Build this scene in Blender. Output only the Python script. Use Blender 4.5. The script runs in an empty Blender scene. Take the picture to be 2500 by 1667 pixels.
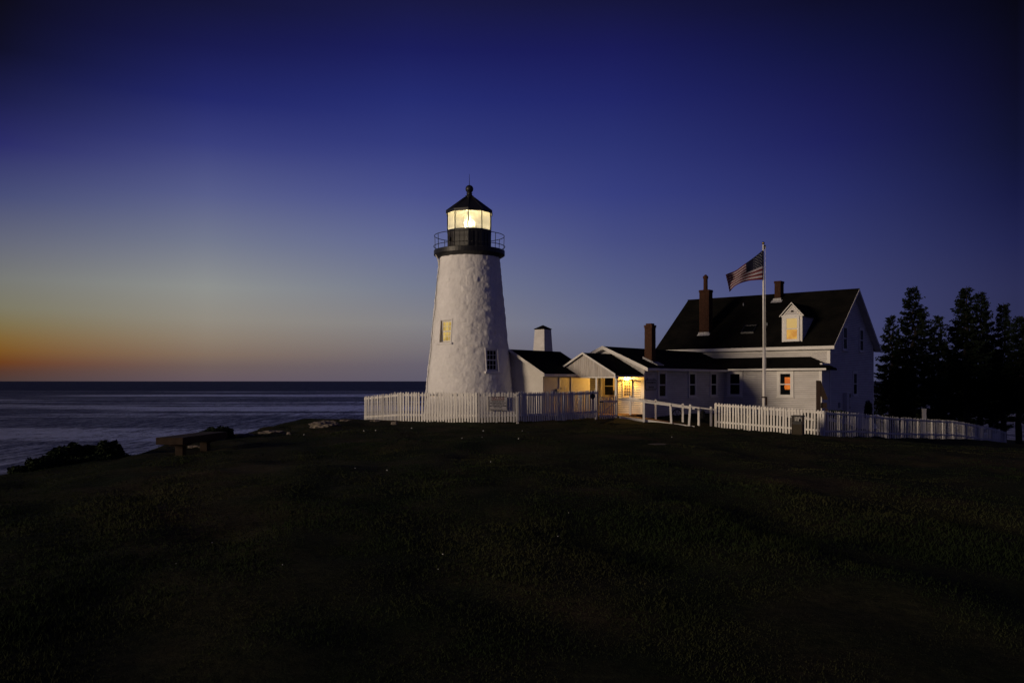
import bpy, bmesh, math, random
import numpy as np
from mathutils import Vector, Matrix, noise

random.seed(7); np.random.seed(7)
R = math.radians
scene = bpy.context.scene
COL = scene.collection

# ------------------------------------------------------------------ camera
F = 2050.0            # focal length in photo pixels (photo 2500 wide)
EYE = 1.66
cd = bpy.data.cameras.new('camera'); cam = bpy.data.objects.new('camera', cd); COL.objects.link(cam)
cam.location = (0, 0, EYE); cam.rotation_euler = (R(90), 0, 0)
cd.sensor_width = 36; cd.lens = 36 * F / 2500; cd.shift_y = 96.5 / 2500
cd.clip_start = 0.1; cd.clip_end = 60000
scene.camera = cam

# ------------------------------------------------------------------ view
vs = scene.view_settings
vs.view_transform = 'Standard'; vs.look = 'None'; vs.exposure = 0; vs.gamma = 1; vs.use_curve_mapping = False
scene.cycles.max_bounces = 8; scene.cycles.transparent_max_bounces = 12

def lin(c):
    return tuple((x / 255 / 12.92) if x / 255 <= 0.04045 else ((x / 255 + 0.055) / 1.055) ** 2.4 for x in c)
def skyc(c):
    r, g, b = lin(c); k = min(1, max(0, (c[2] - c[0]) / 30))
    w = min(1, max(0, (c[0] - c[2]) / 60)); u = 1.13 - .04 * k
    return (r * (u - .06 * k) * (1 - .08 * w), g * u, b * (u + .03) * (1 + .25 * w))

# ------------------------------------------------------------------ dusk sky
# colour of the sky by elevation, in columns by angular distance from the afterglow
SKY_YS = {
 13.6: [(930,(72,55,50)),(905,(86,54,38)),(885,(106,58,24)),(855,(122,80,30)),(825,(126,94,44)),(790,(124,106,64)),(750,(120,114,88)),(680,(113,114,108)),(590,(98,100,115)),(475,(70,74,113)),(350,(42,42,98)),(240,(27,28,70)),(120,(15,15,38)),(0,(12,11,24))],
 25.0: [(930,(94,80,86)),(895,(106,88,80)),(865,(126,104,82)),(825,(136,120,97)),(780,(139,131,114)),(700,(135,137,133)),(590,(112,116,134)),(475,(86,90,132)),(350,(56,60,118)),(240,(34,38,100)),(110,(24,25,74)),(0,(20,20,52))],
 38.0: [(930,(90,84,97)),(890,(98,91,100)),(850,(113,106,107)),(790,(125,123,124)),(700,(114,118,135)),(590,(97,102,140)),(475,(73,78,133)),(350,(50,56,118)),(240,(36,42,106)),(120,(26,28,86)),(0,(24,24,64))],
 52.0: [(930,(88,86,106)),(850,(97,98,118)),(790,(98,102,130)),(700,(86,91,128)),(590,(70,75,124)),(475,(54,60,120)),(350,(42,48,108)),(240,(32,36,98)),(120,(25,26,82)),(0,(21,21,57))],
 65.0: [(930,(70,70,95)),(790,(70,72,112)),(680,(62,65,108)),(590,(53,57,105)),(475,(42,46,100)),(350,(31,33,88)),(240,(25,26,76)),(120,(18,20,60)),(0,(14,14,40))],
 76.0: [(930,(48,49,72)),(700,(42,43,78)),(590,(32,34,73)),(475,(22,24,61)),(350,(16,18,46)),(200,(12,12,34)),(0,(7,7,18))],
 78.0: [(930,(52,53,80)),(700,(46,48,84)),(590,(38,40,80)),(475,(30,32,72)),(350,(26,28,64)),(200,(22,22,54)),(0,(18,18,46))],
 104.0: [(930,(78,76,106)),(700,(70,70,106)),(590,(62,63,102)),(475,(54,55,96)),(350,(46,47,88)),(200,(38,39,78)),(0,(30,30,66))],
}
GLOW_AZ = R(-45)
world = bpy.data.worlds.new('World'); scene.world = world; world.use_nodes = True
nt = world.node_tree; N = nt.nodes; L = nt.links
for n in list(N): N.remove(n)
wo = N.new('ShaderNodeOutputWorld'); bg = N.new('ShaderNodeBackground'); L.new(bg.outputs[0], wo.inputs[0])
tc = N.new('ShaderNodeTexCoord'); sep = N.new('ShaderNodeSeparateXYZ'); L.new(tc.outputs['Generated'], sep.inputs[0])
def wm(op, a, b=None, clamp=False):
    n = N.new('ShaderNodeMath'); n.operation = op; n.use_clamp = clamp
    for i, v in enumerate((a, b)):
        if v is None: continue
        if isinstance(v, (int, float)): n.inputs[i].default_value = v
        else: L.new(v, n.inputs[i])
    return n.outputs[0]
x_, y_, z_ = sep.outputs[0], sep.outputs[1], sep.outputs[2]
hl = wm('MAXIMUM', wm('SQRT', wm('ADD', wm('MULTIPLY', x_, x_), wm('MULTIPLY', y_, y_))), 1e-4)
dotg = wm('DIVIDE', wm('ADD', wm('MULTIPLY', x_, math.sin(GLOW_AZ)), wm('MULTIPLY', y_, math.cos(GLOW_AZ))), hl)
dist = wm('ARCCOSINE', wm('MINIMUM', wm('MAXIMUM', dotg, -0.9999), 0.9999))
fac = wm('MULTIPLY', z_, 2.0, True)
prev = None; pd = None
for dd, stops in SKY_YS.items():
    az = R(dd) + GLOW_AZ
    cr = N.new('ShaderNodeValToRGB'); cr.color_ramp.interpolation = 'LINEAR'
    pts = []
    for yy, c in stops:
        t = (930 - yy) / F * math.cos(az)
        pts.append((2 * math.sin(math.atan(t)), skyc(c)))
    top = pts[-1][1]
    pts.append((1.0, tuple(0.75 * v for v in top)))
    el = cr.color_ramp.elements
    el[0].position = 0; el[0].color = (*pts[0][1], 1)
    el[1].position = 1; el[1].color = (*pts[-1][1], 1)
    for p, c in pts[1:-1]:
        e = el.new(p); e.color = (*c, 1)
    L.new(fac, cr.inputs[0])
    if prev is None: prev = cr.outputs[0]
    else:
        mr = N.new('ShaderNodeMapRange'); mr.interpolation_type = 'LINEAR'
        L.new(dist, mr.inputs[0]); mr.inputs[1].default_value = R(pd); mr.inputs[2].default_value = R(dd)
        mx = N.new('ShaderNodeMixRGB'); L.new(mr.outputs[0], mx.inputs[0]); L.new(prev, mx.inputs[1]); L.new(cr.outputs[0], mx.inputs[2])
        prev = mx.outputs[0]
    pd = dd
L.new(prev, bg.inputs[0]); bg.inputs[1].default_value = 1.0

# ------------------------------------------------------------------ low sun from the left
SUN_AZ = R(-125); SUN_EL = R(8)
sd = bpy.data.lights.new('sun', 'SUN'); sun = bpy.data.objects.new('sun', sd); COL.objects.link(sun)
sd.energy = 1.6; sd.angle = R(12); sd.color = (1.0, 0.79, 0.57)
sv = Vector((math.sin(SUN_AZ) * math.cos(SUN_EL), math.cos(SUN_AZ) * math.cos(SUN_EL), math.sin(SUN_EL)))
sun.rotation_euler = sv.to_track_quat('Z', 'Y').to_euler(); sun.location = sv * 60

# ================================================================== helpers
def at(px, py, d):
    """a point at distance d along the view that the photo shows at px, py"""
    return Vector(((px - 1250) / F * d, d, EYE + (930 - py) / F * d))

def tag(o, label=None, cat=None, group=None, kind=None):
    if label: o['label'] = label
    if cat: o['category'] = cat
    if group: o['group'] = group
    if kind: o['kind'] = kind
    return o

def empty(name, loc=(0, 0, 0), rz=0.0):
    o = bpy.data.objects.new(name, None); COL.objects.link(o)
    o.location = loc; o.rotation_euler = (0, 0, rz); o.empty_display_size = 0.2
    return o

def link(name, me, parent=None, loc=(0, 0, 0), rot=(0, 0, 0)):
    o = bpy.data.objects.new(name, me); COL.objects.link(o)
    o.location = loc; o.rotation_euler = rot
    if parent is not None: o.parent = parent
    return o

class MB:
    def __init__(s): s.v = []; s.f = []; s.m = []
    def add(s, vs, fs, mi=0):
        b = len(s.v); s.v += [tuple(p) for p in vs]; s.f += [tuple(b + i for i in f) for f in fs]; s.m += [mi] * len(fs)
        return s
    def box(s, x0, x1, y0, y1, z0, z1, mi=0):
        return s.add([(x0,y0,z0),(x1,y0,z0),(x1,y1,z0),(x0,y1,z0),(x0,y0,z1),(x1,y0,z1),(x1,y1,z1),(x0,y1,z1)],
                     [(0,3,2,1),(4,5,6,7),(0,1,5,4),(1,2,6,5),(2,3,7,6),(3,0,4,7)], mi)
    def beam(s, p0, p1, off, down):
        """bar from p0 to p1; off = width vector, down = depth vector"""
        p0, p1, off, down = map(Vector, (p0, p1, off, down))
        return s.add([p0, p1, p1 + off, p0 + off, p0 + down, p1 + down, p1 + off + down, p0 + off + down],
                     [(0,1,2,3),(4,7,6,5),(0,4,5,1),(1,5,6,2),(2,6,7,3),(3,7,4,0)])
    def slab(s, quad, th):
        q = [Vector(p) for p in quad]; n = len(q)
        low = [p - Vector((0, 0, th)) for p in q]
        return s.add(q + low, [tuple(range(n)), tuple(range(2 * n - 1, n - 1, -1))] + [(i, n + i, n + (i + 1) % n, (i + 1) % n) for i in range(n)])
    def extr(s, poly, vec):
        q = [Vector(p) for p in poly]; n = len(q); vec = Vector(vec)
        return s.add(q + [p + vec for p in q], [tuple(range(n)), tuple(range(2 * n - 1, n - 1, -1))] + [(i, n + i, n + (i + 1) % n, (i + 1) % n) for i in range(n)])
    def tube(s, p0, p1, r0, r1=None, n=8, caps=True):
        r1 = r0 if r1 is None else r1
        p0 = Vector(p0); p1 = Vector(p1); d = (p1 - p0).normalized()
        a = d.cross(Vector((0, 0, 1)));
        if a.length < 1e-3: a = Vector((1, 0, 0))
        a.normalize(); b = d.cross(a)
        vs_ = []
        for p, r in ((p0, r0), (p1, r1)):
            for i in range(n):
                t = 2 * math.pi * i / n; vs_.append(p + a * math.cos(t) * r + b * math.sin(t) * r)
        fs = [(i, (i + 1) % n, n + (i + 1) % n, n + i) for i in range(n)]
        if caps: fs += [tuple(range(n - 1, -1, -1)), tuple(range(n, 2 * n))]
        return s.add(vs_, fs)
    def path(s, pts, r, n=6):
        for a, b in zip(pts[:-1], pts[1:]): s.tube(a, b, r, n=n)
        return s
    def lathe(s, prof, n=24, c=(0, 0), ph=0.0, a0=0.0, a1=2 * math.pi):
        full = abs(a1 - a0 - 2 * math.pi) < 1e-6; cols = n if full else n + 1
        vs_ = [(c[0] + r * math.sin(a0 + ph + (a1 - a0) * i / n), c[1] - r * math.cos(a0 + ph + (a1 - a0) * i / n), z) for r, z in prof for i in range(cols)]
        fs = []
        for k in range(len(prof) - 1):
            for i in range(n):
                j = (i + 1) % cols
                fs.append((k * cols + i, k * cols + j, (k + 1) * cols + j, (k + 1) * cols + i))
        return s.add(vs_, fs)
    def mesh(s, name, mats, smooth=False):
        me = bpy.data.meshes.new(name); me.from_pydata(s.v, [], s.f); me.validate(clean_customdata=False)
        if not isinstance(mats, (list, tuple)): mats = [mats]
        for m in mats: me.materials.append(m)
        if len(mats) > 1 and len(me.polygons) == len(s.m): me.polygons.foreach_set('material_index', s.m)
        bm = bmesh.new(); bm.from_mesh(me); bmesh.ops.recalc_face_normals(bm, faces=bm.faces); bm.to_mesh(me); bm.free()
        if smooth: me.polygons.foreach_set('use_smooth', [True] * len(me.polygons))
        me.update(); return me
    def obj(s, name, mats, parent=None, loc=(0, 0, 0), rot=(0, 0, 0), smooth=False, bevel=0):
        o = link(name, s.mesh(name, mats, smooth), parent, loc, rot)
        if bevel:
            b = o.modifiers.new('bevel', 'BEVEL'); b.width = bevel; b.segments = 2; b.limit_method = 'ANGLE'
        return o

# ------------------------------------------------------------------ materials
def mat(name, c, rough=0.6, var=0.15, scale=3.0, bump=0.0, bscale=30.0, metal=0.0, stretch=(1, 1, 1), c2=None, spec=0.3, detail=6.0, dirt=None):
    m = bpy.data.materials.new(name); m.use_nodes = True
    t = m.node_tree; n = t.nodes; l = t.links; p = n['Principled BSDF']
    p.inputs['Roughness'].default_value = rough; p.inputs['Metallic'].default_value = metal
    p.inputs['Specular IOR Level'].default_value = spec
    geo = n.new('ShaderNodeNewGeometry'); mp = n.new('ShaderNodeMapping'); l.new(geo.outputs['Position'], mp.inputs[0])
    mp.inputs['Scale'].default_value = stretch
    nz = n.new('ShaderNodeTexNoise'); nz.inputs['Scale'].default_value = scale; nz.inputs['Detail'].default_value = detail
    nz.inputs['Roughness'].default_value = 0.65
    l.new(mp.outputs[0], nz.inputs[0])
    cr = n.new('ShaderNodeValToRGB'); l.new(nz.outputs[0], cr.inputs[0])
    lo = tuple(v * (1 - var) for v in c); hi = tuple(min(1, v * (1 + var)) for v in c)
    if c2: hi = c2; lo = c
    cr.color_ramp.elements[0].position = 0.35; cr.color_ramp.elements[0].color = (*lo, 1)
    cr.color_ramp.elements[1].position = 0.65; cr.color_ramp.elements[1].color = (*hi, 1)
    colout = cr.outputs[0]
    if dirt:
        n2 = n.new('ShaderNodeTexNoise'); n2.inputs['Scale'].default_value = dirt[1]; n2.inputs['Detail'].default_value = 8; n2.inputs['Roughness'].default_value = 0.7
        l.new(mp.outputs[0], n2.inputs[0])
        mr = n.new('ShaderNodeMapRange'); l.new(n2.outputs[0], mr.inputs[0]); mr.inputs[1].default_value = dirt[2]; mr.inputs[2].default_value = dirt[2] + 0.08
        mx = n.new('ShaderNodeMixRGB'); l.new(mr.outputs[0], mx.inputs[0]); l.new(colout, mx.inputs[1]); mx.inputs[2].default_value = (*dirt[0], 1)
        colout = mx.outputs[0]
    l.new(colout, p.inputs['Base Color'])
    if bump:
        nb = n.new('ShaderNodeTexNoise'); nb.inputs['Scale'].default_value = bscale; nb.inputs['Detail'].default_value = 5
        l.new(mp.outputs[0], nb.inputs[0])
        bp = n.new('ShaderNodeBump'); bp.inputs['Strength'].default_value = bump; bp.inputs['Distance'].default_value = 0.02
        l.new(nb.outputs[0], bp.inputs['Height']); l.new(bp.outputs[0], p.inputs['Normal'])
    return m

def emit(name, c, s, c2=None, scale=2.0, stretch=(1, 1, 1)):
    m = bpy.data.materials.new(name); m.use_nodes = True
    t = m.node_tree; n = t.nodes; l = t.links; p = n['Principled BSDF']
    p.inputs['Base Color'].default_value = (c[0] * .06, c[1] * .06, c[2] * .06, 1); p.inputs['Roughness'].default_value = 0.3; p.inputs['Specular IOR Level'].default_value = 0.1
    geo = n.new('ShaderNodeNewGeometry'); mp = n.new('ShaderNodeMapping'); l.new(geo.outputs['Position'], mp.inputs[0]); mp.inputs['Scale'].default_value = stretch
    nz = n.new('ShaderNodeTexNoise'); nz.inputs['Scale'].default_value = scale; nz.inputs['Detail'].default_value = 3; l.new(mp.outputs[0], nz.inputs[0])
    cr = n.new('ShaderNodeValToRGB'); l.new(nz.outputs[0], cr.inputs[0])
    cr.color_ramp.elements[0].position = 0.38; cr.color_ramp.elements[0].color = (*c, 1)
    cr.color_ramp.elements[1].position = 0.62; cr.color_ramp.elements[1].color = (*(c2 or c), 1)
    l.new(cr.outputs[0], p.inputs['Emission Color']); p.inputs['Emission Strength'].default_value = s
    return m

M = {}
M['whitewash'] = mat('whitewash', (0.76, 0.745, 0.73), 0.75, 0.10, 1.6, 0.5, 26, c2=(0.86, 0.845, 0.83), dirt=((0.45, 0.42, 0.37), 3.0, 0.66))
M['plaster'] = mat('plaster', (0.58, 0.55, 0.50), 0.8, 0.10, 1.8, 0.3, 22, c2=(0.70, 0.67, 0.62), dirt=((0.42, 0.38, 0.32), 2.5, 0.62))
M['siding'] = mat('siding_paint', (0.55, 0.53, 0.515), 0.55, 0.1, 1.0, 0.25, 40, stretch=(1, 1, 4), c2=(0.68, 0.66, 0.645), dirt=((0.30, 0.27, 0.24), 4.0, 0.61))
M['sheathing'] = mat('sheathing', (0.20, 0.19, 0.185), 0.9, 0.2, 3)
M['trim'] = mat('trim_paint', (0.68, 0.66, 0.62), 0.5, 0.08, 2.5, 0.15, 40, c2=(0.76, 0.74, 0.71), dirt=((0.30, 0.25, 0.20), 6.0, 0.68))
M['fence'] = mat('fence_paint', (0.66, 0.64, 0.60), 0.6, 0.12, 2.2, 0.3, 45, stretch=(1, 1, .35), c2=(0.78, 0.76, 0.72), dirt=((0.40, 0.36, 0.28), 7.0, 0.66))
M['boards'] = mat('weathered_boards', (0.38, 0.35, 0.33), 0.75, 0.2, 6.0, 0.4, 30, stretch=(2.2, 2.2, .18), c2=(0.58, 0.55, 0.52), dirt=((0.20, 0.18, 0.16), 5.0, 0.60))
M['roof'] = mat('asphalt_shingle', (0.005, 0.0048, 0.0045), 0.95, 0.3, 1.2, 0.5, 18, c2=(0.011, 0.010, 0.0085), spec=0.04)
M['black'] = mat('black_iron', (0.012, 0.012, 0.013), 0.45, 0.3, 5, 0.1, 20, spec=0.4)
M['brick'] = mat('brick', (0.052, 0.021, 0.012), 0.85, 0.2, 9, 0.3, 40, c2=(0.088, 0.039, 0.022), spec=0.15)
M['mortar'] = mat('mortar', (0.05, 0.036, 0.028), 0.95, 0.2, 9, spec=0.1)
M['flashing'] = mat('flashing', (0.45, 0.45, 0.46), 0.6, 0.3, 9)
M['brown'] = mat('brown_wood', (0.026, 0.012, 0.007), 0.7, 0.3, 5, 0.3, 30, stretch=(1, 1, .2))
M['deck'] = mat('deck_boards', (0.20, 0.11, 0.06), 0.7, 0.25, 5, 0.2, 30)
M['granite'] = mat('bench_timber', (0.018, 0.010, 0.006), 0.9, 0.25, 7, 0.5, 30, c2=(0.036, 0.022, 0.013))
M['concrete'] = mat('pebble_concrete', (0.030, 0.025, 0.016), 0.9, 0.4, 40, 0.7, 60, c2=(0.065, 0.054, 0.036))
M['rock'] = mat('ledge_rock', (0.10, 0.085, 0.07), 0.9, 0.2, 5, 0.8, 9, c2=(0.26, 0.22, 0.18), dirt=((0.07, 0.07, 0.05), 4.0, 0.58))
M['dark_glass'] = mat('window_glass', (0.006, 0.007, 0.008), 0.08, 0.2, 1, spec=0.05)
M['curtain_glass'] = mat('window_glass_curtain', (0.014, 0.014, 0.016), 0.12, 0.3, 3, spec=0.07, stretch=(6, 6, .4))
M['door_paint'] = mat('door_paint', (0.55, 0.47, 0.34), 0.5, 0.1, 2)
M['grey_metal'] = mat('grey_metal', (0.25, 0.26, 0.28), 0.45, 0.1, 3)
M['white_metal'] = mat('white_metal', (0.72, 0.70, 0.66), 0.35, 0.06, 3, dirt=((0.4, 0.36, 0.3), 5, 0.68))
M['gold'] = mat('gilt_ball', (0.20, 0.12, 0.04), 0.25, 0.2, 3, metal=0.9)
M['sign_white'] = mat('sign_enamel', (0.52, 0.50, 0.49), 0.4, 0.08, 4)
M['sign_green'] = mat('sign_board', (0.40, 0.40, 0.40), 0.6, 0.1, 4)
M['ink'] = mat('sign_ink', (0.01, 0.01, 0.012), 0.5, 0.1, 3)
M['red_ink'] = mat('sign_red', (0.16, 0.015, 0.015), 0.5, 0.1, 3)
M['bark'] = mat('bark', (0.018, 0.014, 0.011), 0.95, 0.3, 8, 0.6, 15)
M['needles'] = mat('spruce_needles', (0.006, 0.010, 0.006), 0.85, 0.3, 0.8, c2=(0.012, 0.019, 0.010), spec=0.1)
M['leaves'] = mat('shrub_leaves', (0.012, 0.020, 0.008), 0.75, 0.3, 4, c2=(0.030, 0.042, 0.018), spec=0.1)
M['lit_tower'] = emit('lit_tower_window', (0.42, 0.27, 0.06), 0.85, (0.74, 0.52, 0.15), 3.0)
M['lit_shade'] = emit('lit_roller_blind', (0.48, 0.31, 0.09), 0.95, (0.50, 0.34, 0.12), 1.0)
M['lit_room'] = emit('lit_room', (0.46, 0.18, 0.010), 0.9, (0.62, 0.33, 0.04), 2.6)
M['orange'] = emit('orange_reflection_glow', (0.92, 0.22, 0.006), 0.62, (0.72, 0.13, 0.003), 3.0)  # self-lit colour standing in for sunset mirrored in a window pane
M['bulb'] = emit('lamp_bulb', (1.0, 0.72, 0.35), 30)
M['beacon'] = emit('beacon_lamp', (1.0, 0.80, 0.42), 22)
for k_ in ('dark_glass', 'curtain_glass'): M[k_].node_tree.nodes['Principled BSDF'].inputs['IOR'].default_value = 1.15
def simple(name, c, rough, **k):
    m = bpy.data.materials.new(name); m.use_nodes = True; p = m.node_tree.nodes['Principled BSDF']
    p.inputs['Base Color'].default_value = (*c, 1); p.inputs['Roughness'].default_value = rough
    for a, b in k.items(): p.inputs[a.replace('_', ' ')].default_value = b
    return m
# lantern glass: salty panes, partly clear, partly scattering
m = bpy.data.materials.new('lantern_glass'); m.use_nodes = True; t = m.node_tree; n = t.nodes; l = t.links
for q in list(n): n.remove(q)
o = n.new('ShaderNodeOutputMaterial'); tr = n.new('ShaderNodeBsdfTransparent'); tl = n.new('ShaderNodeBsdfTranslucent'); gl = n.new('ShaderNodeBsdfGlossy')
gl.inputs['Roughness'].default_value = 0.05; tl.inputs[0].default_value = (0.9, 0.86, 0.75, 1)
geo = n.new('ShaderNodeNewGeometry'); nz = n.new('ShaderNodeTexNoise'); nz.inputs['Scale'].default_value = 2.5; nz.inputs['Detail'].default_value = 2; l.new(geo.outputs['Position'], nz.inputs[0])
mr = n.new('ShaderNodeMapRange'); l.new(nz.outputs[0], mr.inputs[0]); mr.inputs[1].default_value = 0.4; mr.inputs[2].default_value = 0.7; mr.inputs[3].default_value = 0.34; mr.inputs[4].default_value = 0.46
a = n.new('ShaderNodeMixShader'); l.new(mr.outputs[0], a.inputs[0]); l.new(tr.outputs[0], a.inputs[1]); l.new(tl.outputs[0], a.inputs[2])
b = n.new('ShaderNodeMixShader'); b.inputs[0].default_value = 0.06; l.new(a.outputs[0], b.inputs[1]); l.new(gl.outputs[0], b.inputs[2]); l.new(b.outputs[0], o.inputs[0])
M['lantern_glass'] = m
m = bpy.data.materials.new('lens_glass'); m.use_nodes = True; t = m.node_tree; n = t.nodes; l = t.links
for q in list(n): n.remove(q)
o = n.new('ShaderNodeOutputMaterial'); tr = n.new('ShaderNodeBsdfTransparent'); tl = n.new('ShaderNodeBsdfTranslucent'); a = n.new('ShaderNodeMixShader'); a.inputs[0].default_value = 0.6
l.new(tr.outputs[0], a.inputs[1]); l.new(tl.outputs[0], a.inputs[2]); l.new(a.outputs[0], o.inputs[0]); M['lens_glass'] = m
M['flag_red'] = mat('flag_red', (0.095, 0.007, 0.011), 0.8, 0.15, 6)
M['flag_white'] = mat('flag_white', (0.30, 0.27, 0.31), 0.8, 0.1, 6)
M['flag_blue'] = mat('flag_blue', (0.005, 0.006, 0.022), 0.8, 0.15, 6)

# ground
m = bpy.data.materials.new('lawn_soil'); m.use_nodes = True; t = m.node_tree; n = t.nodes; l = t.links; p = n['Principled BSDF']
p.inputs['Roughness'].default_value = 1.0; p.inputs['Specular IOR Level'].default_value = 0.05
geo = n.new('ShaderNodeNewGeometry')
def nz_(scale, det=6, rough=.6, st=(1, 1, 1)):
    mp = n.new('ShaderNodeMapping'); mp.inputs['Scale'].default_value = st; l.new(geo.outputs['Position'], mp.inputs[0])
    q = n.new('ShaderNodeTexNoise'); q.inputs['Scale'].default_value = scale; q.inputs['Detail'].default_value = det; q.inputs['Roughness'].default_value = rough
    l.new(mp.outputs[0], q.inputs[0]); return q.outputs[0]
def ramp_(src, a, b, ca, cb):
    q = n.new('ShaderNodeValToRGB'); l.new(src, q.inputs[0]); q.color_ramp.elements[0].position = a; q.color_ramp.elements[1].position = b
    q.color_ramp.elements[0].color = (*ca, 1); q.color_ramp.elements[1].color = (*cb, 1); return q.outputs[0]
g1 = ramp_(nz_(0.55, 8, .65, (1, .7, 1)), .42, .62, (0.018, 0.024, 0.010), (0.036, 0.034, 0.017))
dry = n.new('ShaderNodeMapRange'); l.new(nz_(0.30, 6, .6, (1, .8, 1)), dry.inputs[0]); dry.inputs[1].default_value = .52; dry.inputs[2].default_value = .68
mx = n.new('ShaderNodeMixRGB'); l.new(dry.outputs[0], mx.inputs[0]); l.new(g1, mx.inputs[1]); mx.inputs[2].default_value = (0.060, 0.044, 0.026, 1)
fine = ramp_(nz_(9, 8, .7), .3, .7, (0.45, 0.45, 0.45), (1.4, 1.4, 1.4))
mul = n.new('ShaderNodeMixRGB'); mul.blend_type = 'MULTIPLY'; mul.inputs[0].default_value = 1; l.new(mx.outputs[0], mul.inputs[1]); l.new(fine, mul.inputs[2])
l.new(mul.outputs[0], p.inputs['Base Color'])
bp = n.new('ShaderNodeBump'); bp.inputs['Strength'].default_value = 0.9; bp.inputs['Distance'].default_value = 0.05; l.new(nz_(7, 8, .7), bp.inputs['Height']); l.new(bp.outputs[0], p.inputs['Normal'])
M['lawn'] = m
# grass blades
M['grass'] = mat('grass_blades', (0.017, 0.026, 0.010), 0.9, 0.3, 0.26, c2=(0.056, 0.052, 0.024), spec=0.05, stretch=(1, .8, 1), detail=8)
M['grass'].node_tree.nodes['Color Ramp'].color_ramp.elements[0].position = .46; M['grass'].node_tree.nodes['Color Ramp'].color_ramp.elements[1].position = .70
# sea
m = bpy.data.materials.new('sea_water'); m.use_nodes = True; t = m.node_tree; n = t.nodes; l = t.links; p = n['Principled BSDF']
p.inputs['Base Color'].default_value = (0.006, 0.010, 0.028, 1); p.inputs['IOR'].default_value = 1.33
geo = n.new('ShaderNodeNewGeometry')
w1 = nz_(1.1, 6, .6, (1, 1.4, 1)); w2 = nz_(0.22, 4, .6, (.6, 1.3, 1)); w3 = nz_(0.03, 3, .5, (.5, 1.4, 1))
def mth(op, a, b):
    q = n.new('ShaderNodeMath'); q.operation = op
    for i, v in enumerate((a, b)):
        if isinstance(v, (int, float)): q.inputs[i].default_value = v
        else: l.new(v, q.inputs[i])
    return q.outputs[0]
hgt = mth('ADD', mth('ADD', mth('MULTIPLY', w1, .35), mth('MULTIPLY', w2, 1.3)), mth('MULTIPLY', w3, 5.0))
slick = n.new('ShaderNodeMapRange'); l.new(nz_(0.006, 5, .55, (.35, 3.2, 1)), slick.inputs[0]); slick.inputs[1].default_value = .50; slick.inputs[2].default_value = .66
slick.inputs[3].default_value = 1.0; slick.inputs[4].default_value = 0.35
bp = n.new('ShaderNodeBump'); bp.inputs['Distance'].default_value = 1.0; bp.inputs['Strength'].default_value = 1.0; l.new(hgt, bp.inputs['Height'])
sp_ = n.new('ShaderNodeSeparateXYZ'); l.new(geo.outputs['Position'], sp_.inputs[0])
def mr_(src, a, b, c, d):
    q = n.new('ShaderNodeMapRange'); l.new(src, q.inputs[0])
    for i, v in enumerate((a, b, c, d)): q.inputs[1 + i].default_value = v
    return q.outputs[0]
# reflection share painted in: strong near shore with glint streaks, darkened far out
near_ = mr_(sp_.outputs[1], 500, 1250, 1.0, 0.0)
stk = mr_(nz_(0.05, 4, .6, (.16, .8, 1)), .52, .66, 0.0, 1.0)
stk2 = mr_(nz_(0.012, 4, .6, (.16, .75, 1)), .51, .62, 0.0, 1.0)
rsum = mth('ADD', mth('MULTIPLY', nz_(1.0, 5, .8, (1.6, .45, 1)), .4), mth('ADD', mth('MULTIPLY', nz_(1.0, 5, .8, (.8, .10, 1)), .35), mth('MULTIPLY', nz_(1.0, 4, .8, (.45, .03, 1)), .25)))
rip = mr_(rsum, .45, .57, 0.0, 2.3)
close_ = mr_(sp_.outputs[1], 60, 330, 1.0, 0.0)
f_ = mth('ADD', mth('ADD', .07, mth('MULTIPLY', close_, .26)), mth('MULTIPLY', near_, mth('ADD', .09, mth('ADD', mth('MULTIPLY', stk, .40), mth('MULTIPLY', stk2, 1.9)))))
f_ = mth('MULTIPLY', f_, mth('ADD', mth('MULTIPLY', rip, 1.1), .20))
f_ = mth('MINIMUM', f_, .95)
gl_ = n.new('ShaderNodeBsdfGlossy'); gl_.inputs['Roughness'].default_value = .42; gl_.inputs['Color'].default_value = (.86, .90, 1.0, 1); l.new(bp.outputs[0], gl_.inputs['Normal'])
df_ = n.new('ShaderNodeBsdfDiffuse'); df_.inputs['Color'].default_value = (.016, .026, .085, 1)
ms_ = n.new('ShaderNodeMixShader'); l.new(f_, ms_.inputs[0]); l.new(df_.outputs[0], ms_.inputs[1]); l.new(gl_.outputs[0], ms_.inputs[2])
l.new(ms_.outputs[0], n['Material Output'].inputs[0])
M['sea'] = m

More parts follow.
